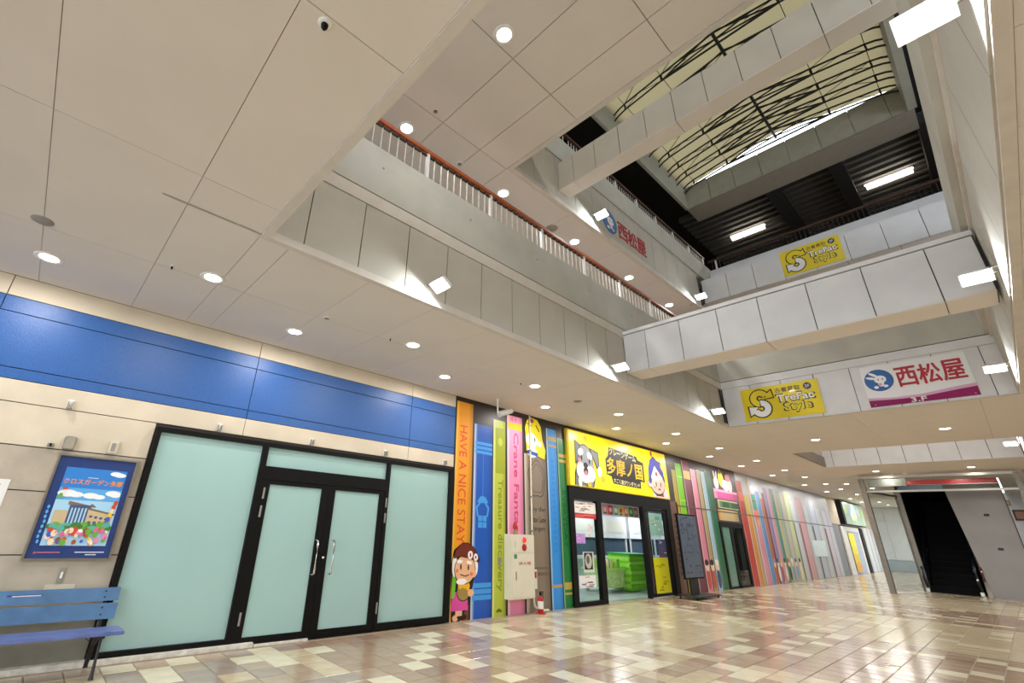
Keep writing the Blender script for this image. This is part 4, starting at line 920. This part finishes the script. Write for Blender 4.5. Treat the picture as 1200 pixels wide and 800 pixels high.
# ------------------------------------------------------------------ second opening further along
so = struct(B('wall_second_opening', 21.22, 21.5, -.6, 4.12, 4.06, 7.2, GROOVE))
yy = [4.1, 3.82, 3.18, 2.55, 1.92, 1.30, .66, .03, -.6]
for a, b in zip(yy[:-1], yy[1:]): B('panel', 21.19, 21.22, b+.008, a-.008, 4.05, 5.0, SPANW, so)
B('side', 17.4, 21.2, 4.1, 4.3, 4.06, 7.2, SPAN, so); B('side', 17.4, 21.2, -.9, -.62, 4.06, 7.2, SPAN, so); B('near_side', 17.2, 17.4, -.6, 4.1, 4.4, 7.2, SPAN, so); B('cap', 17.2, 21.5, -.9, 4.3, 7.2, 7.3, CEIL, so)

# ================================================================== SIGNS IN THE ATRIUM
def logo_disc(parent, pl, a, b, r, h=.002):
    stack([('e', a, b, r, r, 0), ('e', a, b, r*.96, r*.96, 1), ('e', a-r*.30, b+r*.55, r*.12, r*.36, 2, .9), ('e', a-r*.52, b+r*.26, r*.11, r*.34, 2, 1.25), ('e', a+r*.10, b+r*.06, r*.42, r*.36, 2), ('e', a+r*.08, b-r*.36, r*.2, r*.24, 2),
           ('e', a-r*.30, b-r*.62, r*.16, r*.13, 2), ('e', a+r*.36, b-r*.6, r*.16, r*.12, 2), ('e', a+r*.02, b-r*.40, r*.12, r*.12, 3), ('e', a-r*.03, b+r*.04, r*.045, r*.07, 4), ('e', a+r*.27, b+r*.06, r*.045, r*.07, 4)],
          [P('#1c4a86'), P('#2a66b0'), P('#f4f6fa'), P('#e8a0b8'), P('#26304a')], 'emblem', parent, pl, h, .002, .0015)
NR = mat('ink_crimson', '#b01a2c', .4, var=0)
t = thing('shop_letter_sign', 'round blue emblem and red characters on the upper left gallery', 'sign', (8.3, 4.1, 7.42))
pl = wallp(4.10)
B('mount', 7.40, 9.30, 4.10, 4.106, 7.40, 7.98, SPAN, t)
logo_disc(t, pl, 7.72, 7.69, .29)
for k, ch in enumerate('西松屋'): text('lettering', ch, pl, 8.06+.41*k, 8.44+.41*k, 7.46, 7.88, .002, NR, t, .014, t=.01)
t = thing('banner', 'white banner with blue emblem and crimson characters reading 3F', 'banner', (12.4, .6, 4.1), None)
B('cloth', 12.397, 12.41, -.16, 1.38, 4.10, 4.94, mat('banner_white', '#eceef2', .18, var=0, coat=.5), t)
pl = facep(12.397)
mb = MB(); poly(mb, pl, [(-1.38,4.10),(.16,4.10),(.16,4.27),(-.1,4.25),(-.6,4.20),(-1.0,4.21),(-1.38,4.24)], 0, .002, 0); poly(mb, pl, [(-1.38,4.24),(-1.0,4.21),(-.6,4.20),(-.1,4.25),(.16,4.27),(.16,4.33),(-.1,4.31),(-.6,4.25),(-1.0,4.25),(-1.38,4.29)], 0, .0015, 1)
mb.build('wave', [P('#8c1c5c', .2), P('#d8a8c8', .2)], t)
logo_disc(t, pl, -1.13, 4.63, .225)
for k, ch in enumerate('西松屋'): text('lettering', ch, pl, -.86+.325*k, -.56+.325*k, 4.44, 4.82, .002, NR, t, .02)
text('lettering', '3.F', pl, -.76, -.54, 4.115, 4.20, .004, P('#e8e4ea'), t, .03)
for a in (-1.3, .1): MB().lathe((12.396, -a, 4.14), [(.001, 0), (.012, 0), (.012, -.004), (.001, -.004)], 10, 0, 'x').build('eyelet', STEEL, t)
def trefac(lab, x, ya, yb, z0, z1):
    t = thing('banner', lab, 'banner', (x, (ya+yb)/2, z0))
    B('cloth', x, x+.012, yb, ya, z0, z1, mat('banner_yellow', '#e6cf22', .3, var=.02, coat=.3), t)
    pl = facep(x); W = ya - yb; H = z1 - z0
    U = lambda u: -ya + W*u
    V = lambda v: z0 + H*v
    mb = MB(); r = .215*H/W; cu, cv = .245, .5
    def ring(u, v, R, rr, a0, a1, mi, h, n=18):
        for k in range(n):
            p, q = a0+(a1-a0)*k/n, a0+(a1-a0)*(k+1)/n
            pts = [(U(u)+R*H*math.cos(p), V(v)+R*H*math.sin(p)), (U(u)+R*H*math.cos(q), V(v)+R*H*math.sin(q)), (U(u)+rr*H*math.cos(q), V(v)+rr*H*math.sin(q)), (U(u)+rr*H*math.cos(p), V(v)+rr*H*math.sin(p))]
            if a1 < a0: pts = pts[::-1]
            poly(mb, pl, pts, h, .0012, mi)
    # the arrowed S: upper bowl yellow, lower bowl white, both outlined in black
    ring(.245, .66, .29, .045, .05*PI, 1.5*PI, 0, 0); ring(.245, .345, .29, .045, -1.0*PI, .5*PI, 0, 0)
    poly(mb, pl, [(U(.30),V(.60)),(U(.44),V(.62)),(U(.42),V(.92)),(U(.36),V(.84))], 0, .0012, 0); poly(mb, pl, [(U(.06),V(.46)),(U(.07),V(.10)),(U(.14),V(.18)),(U(.22),V(.42))], 0, .0012, 0)
    ring(.245, .66, .255, .085, .1*PI, 1.45*PI, 1, .0014); ring(.245, .345, .255, .085, -.92*PI, .5*PI, 2, .0014)
    poly(mb, pl, [(U(.31),V(.63)),(U(.425),V(.65)),(U(.405),V(.86)),(U(.36),V(.79))], .0014, .0012, 1); poly(mb, pl, [(U(.08),V(.43)),(U(.085),V(.15)),(U(.14),V(.22)),(U(.2),V(.4))], .0014, .0012, 2)
    mb.build('emblem', [P('#15161a'), P('#e6cf22'), P('#f0f0f2')], t)
    k1, k2 = P('#4a4632'), P('#f2f2f4'); dk = P('#3a3c50'); br = P('#4a4424')
    text('lettering', '古着買取', pl, U(.46), U(.78), V(.76), V(.90), 0, k1, t, .01)
    mb = MB(); ell(mb, pl, U(.87), V(.83), .10*H, .10*H, 0, .0015); mb.build('badge', dk, t); text('lettering', '2F', pl, U(.84), U(.90), V(.79), V(.87), .002, k2, t, .01)
    text('lettering', 'TreFac', pl, U(.455), U(.935), V(.455), V(.70), 0, dk, t, .06); text('lettering', 'TreFac', pl, U(.47), U(.92), V(.475), V(.68), .004, k2, t, .02)
    text('lettering', 'Style', pl, U(.53), U(.88), V(.12), V(.43), 0, br, t, .06); text('lettering', 'Style', pl, U(.545), U(.865), V(.14), V(.41), .004, P('#e6d848'), t, .02)
trefac('yellow banner with arrowed S emblem on the lower far gallery beside the white banner', 12.397, 3.68, 2.13, 4.115, 4.885)
trefac('yellow banner with arrowed S emblem on the upper gallery below the louvres', 12.397, 2.19, 1.0, 7.475, 8.14)

# ================================================================== LIGHTS
def downlight(x, y, z, lab, grp, wv=None, on=True):
    t = thing('downlight', lab, 'light', (x, y, z), grp)
    MB().lathe((x, y, z), [(.085, -.002), (.10, -.010), (.125, -.012), (.135, -.004), (.135, .004)], 24).build('trim_ring', WHITE, t)
    MB().lathe((x, y, z), [(.001, -.006), (.088, -.006), (.088, -.001), (.001, -.001)], 20).build('lens', LENS, t)
    if on: lamp('bulb', 'AREA', (x, y, z-.03), wv or DOWN_W, t, .18)
G1 = 'ground floor walkway downlights'
for i, x in enumerate((-.54, 2.27, 5.14, 8.05, 10.95, 13.65, 16.7, 19.5, 22.9, 27.4, 31.3, 36.5)):
    downlight(x, 6.25, ZC, 'round white downlight in the row beside the shop fronts, %s from left' % ORD[i], G1)
for i, x in enumerate((.91, 3.78, 6.66, 9.62, 12.45, 15.27, 18.4, 21.4, 24.0, 27.2, 30.0, 33.5)):
    downlight(x, 5.40, ZC, 'round white downlight in the row one step from the shops, %s from left' % ORD[i], G1)
for i, (x, y, d) in enumerate(((15.28, 3.0, 'below the yellow banner'), (15.32, .56, 'below the white crimson banner'), (23.12, 3.0, 'left above the glass lobby'), (23.14, .58, 'right above the glass lobby'))):
    downlight(x, y, ZC, 'round white downlight in the ceiling ' + d, G1)
for i, (x, y) in enumerate(((27.5, 4.7), (30.0, 4.2), (33, 4.6), (36, 4.0), (36, 5.4))):
    downlight(x, y, ZC, 'small far downlight seen through or beside the glass lobby, %s from the camera' % ORD[i], G1)
for i, (x, y, d) in enumerate(((2.84, 2.63, 'on the near upper ceiling by the camera'), (2.82, 4.67, 'behind the near end of the orange handrail'), (5.0, 4.66, 'over the second stretch of orange handrail'), (7.2, 4.66, 'over the third stretch of orange handrail'), (9.36, 4.63, 'over the fourth stretch of orange handrail'), (11.4, 4.63, 'at the far end of the orange handrail'))):
    downlight(x, y, 7.2, 'round white downlight ' + d, 'upper gallery downlights', 18)
for i, (x, y) in enumerate(((39.5, 5.4), (42.5, 5.4), (39.5, 6.25), (42.5, 4.2), (42.5, 2.6))):  # lamps added to brighten the far white wall
    downlight(x, y, ZC, 'very small downlight added to brighten the far end of the hall, %s of five' % ORD[i], G1, 12)
for i, y in enumerate((3.0, 1.0)):  # hidden lamps added to lift the dark sides of the shaft
    downlight(19.3, y, 7.2, 'unseen downlight added to brighten the second ceiling opening, %s from the left' % ORD[i], 'added second opening lamps', 30)
# ceiling lights beyond the camera's sight lines that the walkway has too
for i, (x, y) in enumerate(((-3.3, 6.25), (-3.0, 2.5), (-2.9, -2.0), (1.2, -2.6), (4.1, -2.6), (7.0, -2.6), (10, -2.6), (13, -2.6), (16, -2.6), (20, -2.6), (25, -2.6))):
    downlight(x, y, ZC, 'round white downlight out of view to the right or behind, %s of its run' % ORD[i], 'right side downlights', DOWN_W)
def flood(x, y, z, sgn, lab, wv=FLOOD_W, edge=0):
    """sgn +1: mounted on the right edge, reaching towards +Y; -1: on the left edge reaching -Y"""
    t = thing('floodlight', lab, 'floodlight', (x, y, z), 'atrium floodlights')
    yc = y + sgn*.17
    # tilted head, long side across the opening
    n = Vector((-.55, 0, -.83)); u = Vector((0, 1, 0)); v = n.cross(u)
    c = Vector((x, yc, z))
    def q(a, b, h): return tuple(c + u*a + v*b + n*h)
    hd = MB(); hd.prism([q(-.13,-.085,0), q(.13,-.085,0), q(.13,.085,0), q(-.13,.085,0)], [q(-.12,-.07,-.055), q(.12,-.07,-.055), q(.12,.07,-.055), q(-.12,.07,-.055)])
    hd.build('housing', WHITE, t)
    MB().prism([q(-.115,-.07,.001), q(.115,-.07,.001), q(.115,.07,.001), q(-.115,.07,.001)], [q(-.115,-.07,.008), q(.115,-.07,.008), q(.115,.07,.008), q(-.115,.07,.008)]).build('lens', FLOODL, t)
    MB().tube([(x+.05, yc-sgn*.10, z+.03), (x+.05, yc-sgn*.22, z+.05), (x+.05, y-sgn*.12, z-.04), (x+.05, y-sgn*.12, z-.15)], .012, 6).tube([(x-.05, yc-sgn*.12, z+.06), (x-.05, y-sgn*.12, z+.06)], .012, 6).build('arm', STEEL, t)
    lamp('flood_lamp', 'AREA', tuple(c + n*.03), wv, t, .16, tuple(n), (.93, .98, 1), sy=.26)
for i, x in enumerate((3.06, 7.2, 11.4)):
    flood(x, 4.08, 4.22, -1, 'white floodlight on the left edge of the atrium, %s from the camera' % ORD[i], 9)
    flood(x, -.58, 4.28, 1, 'white floodlight on the right edge of the atrium, %s from the camera' % ORD[i])
flood(19.9, -.58, 4.25, 1, 'white floodlight on the right edge of the second ceiling opening')
flood(7.07, 4.08, 7.42, -1, 'bright floodlight beside the blue emblem on the upper left gallery', 9)
flood(11.68, 4.08, 7.3, -1, 'bright floodlight at the far end of the upper left gallery', 9)

# ceiling fittings
def disc(nm, lab, x, y, z, r, m, cat, dome=False):
    t = thing(nm, lab, cat, (x, y, z))
    MB().lathe((x, y, z), [(.001, -.012), (r*.8, -.012), (r, -.004), (r, .002)], 22).build('plate', m, t)
    if dome: MB().lathe((x, y, z-.012), [(r*.5, 0), (r*.45, -.02), (r*.25, -.035), (.001, -.04)], 16).build('dome', BLACK, t)
    else: MB().lathe((x, y, z-.012), [(r*.7, 0), (r*.65, -.004), (.001, -.004)], 16).build('grille', GREYP, t)
disc('ceiling_speaker', 'flat grey round ceiling speaker near the left edge', -.62, 5.40, 4.05, .09, GREYP, 'speaker')
disc('dome_camera', 'small white dome camera with dark eye on the near ceiling', .50, 1.81, 4.05, .04, WHITE, 'camera', True)
disc('smoke_detector', 'small ceiling detector between the two nearest downlights', .50, 5.44, 4.05, .022, WHITE, 'detector', True)
disc('smoke_detector', 'round white ceiling detector below the atrium corner', 2.37, 5.45, 4.05, .05, WHITE, 'detector')
disc('smoke_detector', 'tiny ceiling detector by the third downlight of the outer row', 3.38, 5.42, 4.05, .02, WHITE, 'detector', True)
disc('ceiling_speaker', 'flat grey round ceiling speaker above the yellow arcade sign', 8.09, 5.44, 4.05, .09, GREYP, 'speaker')
disc('smoke_detector', 'tiny ceiling detector above the pink book spine', 6.31, 5.45, 4.05, .02, WHITE, 'detector', True)
disc('ceiling_speaker', 'flat grey round speaker on the upper gallery ceiling', 6.48, 4.70, 7.2, .12, GREYP, 'speaker')
disc('smoke_detector', 'tiny dark detector hole on the near upper ceiling', 2.95, 4.12, 7.2, .03, BLACK, 'detector')
disc('smoke_detector', 'small white detector behind the orange handrail', 3.92, 4.66, 7.2, .06, WHITE, 'detector')

# ================================================================== GLASS LOBBY AND ESCALATOR
t = thing('glass_lobby', 'glass and steel lobby frame in front of the escalator', 'lobby', (24.2, 1.8, 0))
def post(y, x=24.2, w=.16, z1=3.9, m=DKSTEEL): return B('post', x-.09, x+.09, y-w/2, y+w/2, 0, z1, m, t)
post(3.66); post(3.05, 27.0, .2, 3.7); post(-.33, 24.2, .12, 3.95)
LG = glass('lobby_glass', '#f3f6f5')
B('header_rail', 24.14, 24.26, -.3, 3.7, 3.9, 3.98, STEEL, t); B('lower_rail', 24.15, 24.25, -.3, 3.66, 3.40, 3.46, STEEL, t)
B('header_glass', 24.19, 24.21, -.28, 3.6, 3.46, 3.9, LG, t); MB().prism([(24.25, 3.64, .02), (26.9, 3.08, .02), (26.9, 3.10, .02), (24.25, 3.66, .02)], [(24.25, 3.64, 3.4), (26.9, 3.08, 3.4), (26.9, 3.10, 3.4), (24.25, 3.66, 3.4)]).build('side_glass', LG, t)
MB().prism([(24.2, 3.60, 3.40), (27.0, 3.05, 3.40), (27.0, 3.13, 3.40), (24.2, 3.68, 3.40)], [(24.2, 3.60, 3.48), (27.0, 3.05, 3.48), (27.0, 3.13, 3.48), (24.2, 3.68, 3.48)]).build('side_rail', STEEL, t)
B('side_band', 24.3, 24.5, 2.4, 3.5, 3.62, 3.88, STEEL, t)
rb = thing('red_header_panel', 'red header panel behind the lobby glass above the escalator', 'panel', (24.9, 1.6, 3.7))
B('board', 24.9, 25.0, .13, 3.13, 3.70, 3.86, mat('red_board', '#b8272c', .35), rb); B('lower_edge', 24.89, 25.0, .13, 3.13, 3.68, 3.70, STEEL, rb)
for i, y in enumerate((2.55, 1.02)):
    downlight(24.3, y, 3.985, 'small spotlight washing the red header panel, %s from the left' % ORD[i], 'red header spots', 8)
e = thing('escalator', 'dark escalator climbing away behind the glass lobby', 'escalator', (27.0, 2.2, 0))
ESC = mat('escalator_step', '#050506', .6, spec=.15, metal=0, var=.1); NOS = mat('step_nosing', '#232326', .5, spec=.2, var=0)
for k in range(17):
    x0 = 27.5 + .40*k; z0 = .215*k
    s = B('step', x0, x0+.42, 1.62, 2.95, z0-.02, z0+.195, ESC, e); B('nosing', x0-.004, x0+.03, 1.64, 2.93, z0+.195, z0+.203, NOS, s)
B('comb_plate', 26.7, 27.5, 1.55, 3.0, .0, .012, mat('comb_metal', '#2a2a2c', .4, metal=.6), e)
def balus(y, nm, m):
    mb = MB(); sl = .5375
    mb.prism([(27.1, y-.03, .12), (27.5, y-.03, .12), (34.3, y-.03, .12+6.8*sl), (34.3, y-.03, 1.0+6.8*sl), (27.5, y-.03, .95), (27.0, y-.03, .85), (26.8, y-.03, .5)],
             [(27.1, y+.03, .12), (27.5, y+.03, .12), (34.3, y+.03, .12+6.8*sl), (34.3, y+.03, 1.0+6.8*sl), (27.5, y+.03, .95), (27.0, y+.03, .85), (26.8, y+.03, .5)])
    mb.build('balustrade', m, e)
    MB().tube([(27.2, y, .08), (26.85, y, .2), (26.70, y, .5), (26.85, y, .82), (27.2, y, .97), (27.6, y, 1.02), (34.3, y, 1.05+6.7*sl)], .045, 8).build('handrail', mat('rubber_handrail', '#1c2830', .4), e)
    B('skirt', 26.75, 27.5, y-.05, y+.05, 0, .14, STEEL, e)
balus(1.58, 'right', mat('smoke_panel', '#3a4648', .2, coat=.4)); balus(3.0, 'left', mat('smoke_panel', '#3a4648', .2))
MB().prism([(27.05, 3.0, 0), (27.35, 3.0, 0), (34.2, 3.0, 3.75), (33.9, 3.0, 3.75)], [(27.05, 3.16, 0), (27.35, 3.16, 0), (34.2, 3.16, 3.75), (33.9, 3.16, 3.75)]).build('outer_trim', DKSTEEL, e)
for y in (1.58,): MB().lathe((26.72, y, .52), [(.05, -.03), (.06, 0), (.05, .03)], 12, 0, 'y').build('newel_cap', CHROME, e)
enc = MB(); enc.box(27.4, 38, 3.05, 3.14, 0, 7.2).box(27.4, 38, 1.40, 1.5, 0, 7.2).box(37.9, 38, 1.5, 3.05, 0, 7.2)  # black enclosure put in to stand for the dark void up the escalator
enc.prism([(27.4, 1.5, 3.62), (27.4, 3.05, 3.62), (38, 3.05, 7.1), (38, 1.5, 7.1)], [(27.4, 1.5, 3.72), (27.4, 3.05, 3.72), (38, 3.05, 7.2), (38, 1.5, 7.2)])
struct(enc.build('wall_escalator', mat('escalator_void_black', '#050505', .7, var=0)))
t = thing('grey_partition', 'tall grey sheet metal partition right of the escalator', 'partition', (27.0, .8, 0))
MB().prism([(26.98, 1.33, 0), (26.98, .16, 0), (26.98, .16, 3.95), (26.98, 1.66, 3.95)], [(27.03, 1.33, 0), (27.03, .16, 0), (27.03, .16, 3.95), (27.03, 1.66, 3.95)]).build('sheet', mat('partition_metal', '#86807a', .33, metal=.35, var=.06, scale=1.5), t)
B('edge', 26.96, 27.04, .13, .16, 0, 3.95, mat('brown_edge', '#5a3a2c', .5), t)
for z, y in ((2.75, .75), (1.6, .72)): B('vent', 26.97, 26.98, y-.07, y+.07, z-.04, z+.04, IRON, t)
t = thing('newel', 'pale slanted newel fairing at the foot of the grey partition', 'newel', (26.9, 1.36, 0))
MB().prism([(26.8, 1.34, 0), (27.1, 1.34, 0), (27.6, 1.34, .95), (27.45, 1.34, .95)], [(26.8, 1.46, 0), (27.1, 1.46, 0), (27.6, 1.46, .95), (27.45, 1.46, .95)]).build('fairing', mat('pale_metal', '#b8b4aa', .3, metal=.5), t)
MB().tube([(26.85, 1.42, .5), (26.8, 1.42, .8), (27.0, 1.42, .95), (29.5, 1.5, 2.4)], .04, 8).build('handrail', mat('brown_handrail', '#5c2f1c', .4), t)
MB().lathe((26.8, 1.40, .82), [(.001, -.03), (.04, -.03), (.04, .03), (.001, .03)], 10, 0, 'y').build('cap', CHROME, t)

# ------------------------------------------------------------------ right hand far shop
rw = struct(B('wall_right_far', 34, 34.2, -7, 1.3, 0, 4.05, FW))
t = thing('picture_frame', 'small brown framed picture on the white wall right of the partition', 'picture', (33.98, -.1, 2.9))
B('frame', 33.95, 33.99, -.30, .1, 2.85, 3.3, mat('brown_edge', '#5a3a2c', .5), t); B('print', 33.945, 33.95, -.24, .04, 2.92, 3.23, P('#a87a64'), t)
t = thing('sconce', 'small brown wall box above the brown framed picture', 'box', (33.98, .15, 3.6))
B('body', 33.93, 33.99, .05, .25, 3.5, 3.72, mat('tan_box', '#a08a6c', .5), t); B('front', 33.925, 33.93, .08, .22, 3.54, 3.68, mat('tan_front', '#b89a78', .5), t)
t = thing('reflection_column', 'dark steel column with painted-on pale reflections at the right edge', 'column', (24.6, -.62, 0))
B('shaft', 24.5, 24.7, -.72, -.5, 0, 4.05, DKSTEEL, t)
for k in range(5): B('stripe', 24.49, 24.5, -.70, -.52, 3.35+.1*k, 3.40+.1*k, WHITE, t)  # white bars painted in as reflections on the steel
for x in (36, 40, 44): lamp('right_lamp', 'AREA', (x-4.5, -1.5, 3.9), 25, rw, .5)
struct(B('wall_right', -6, 34, -7.0, -6.8, 0, 4.1, CREAM))

for o in bpy.data.objects:                       # tiny print nobody could pick apart
    if o.name.split('.')[0] in ('faint_print', 'print', 'small_print', 'printed_line', 'chalk_writing', 'small_logo'): o['kind'] = 'stuff'
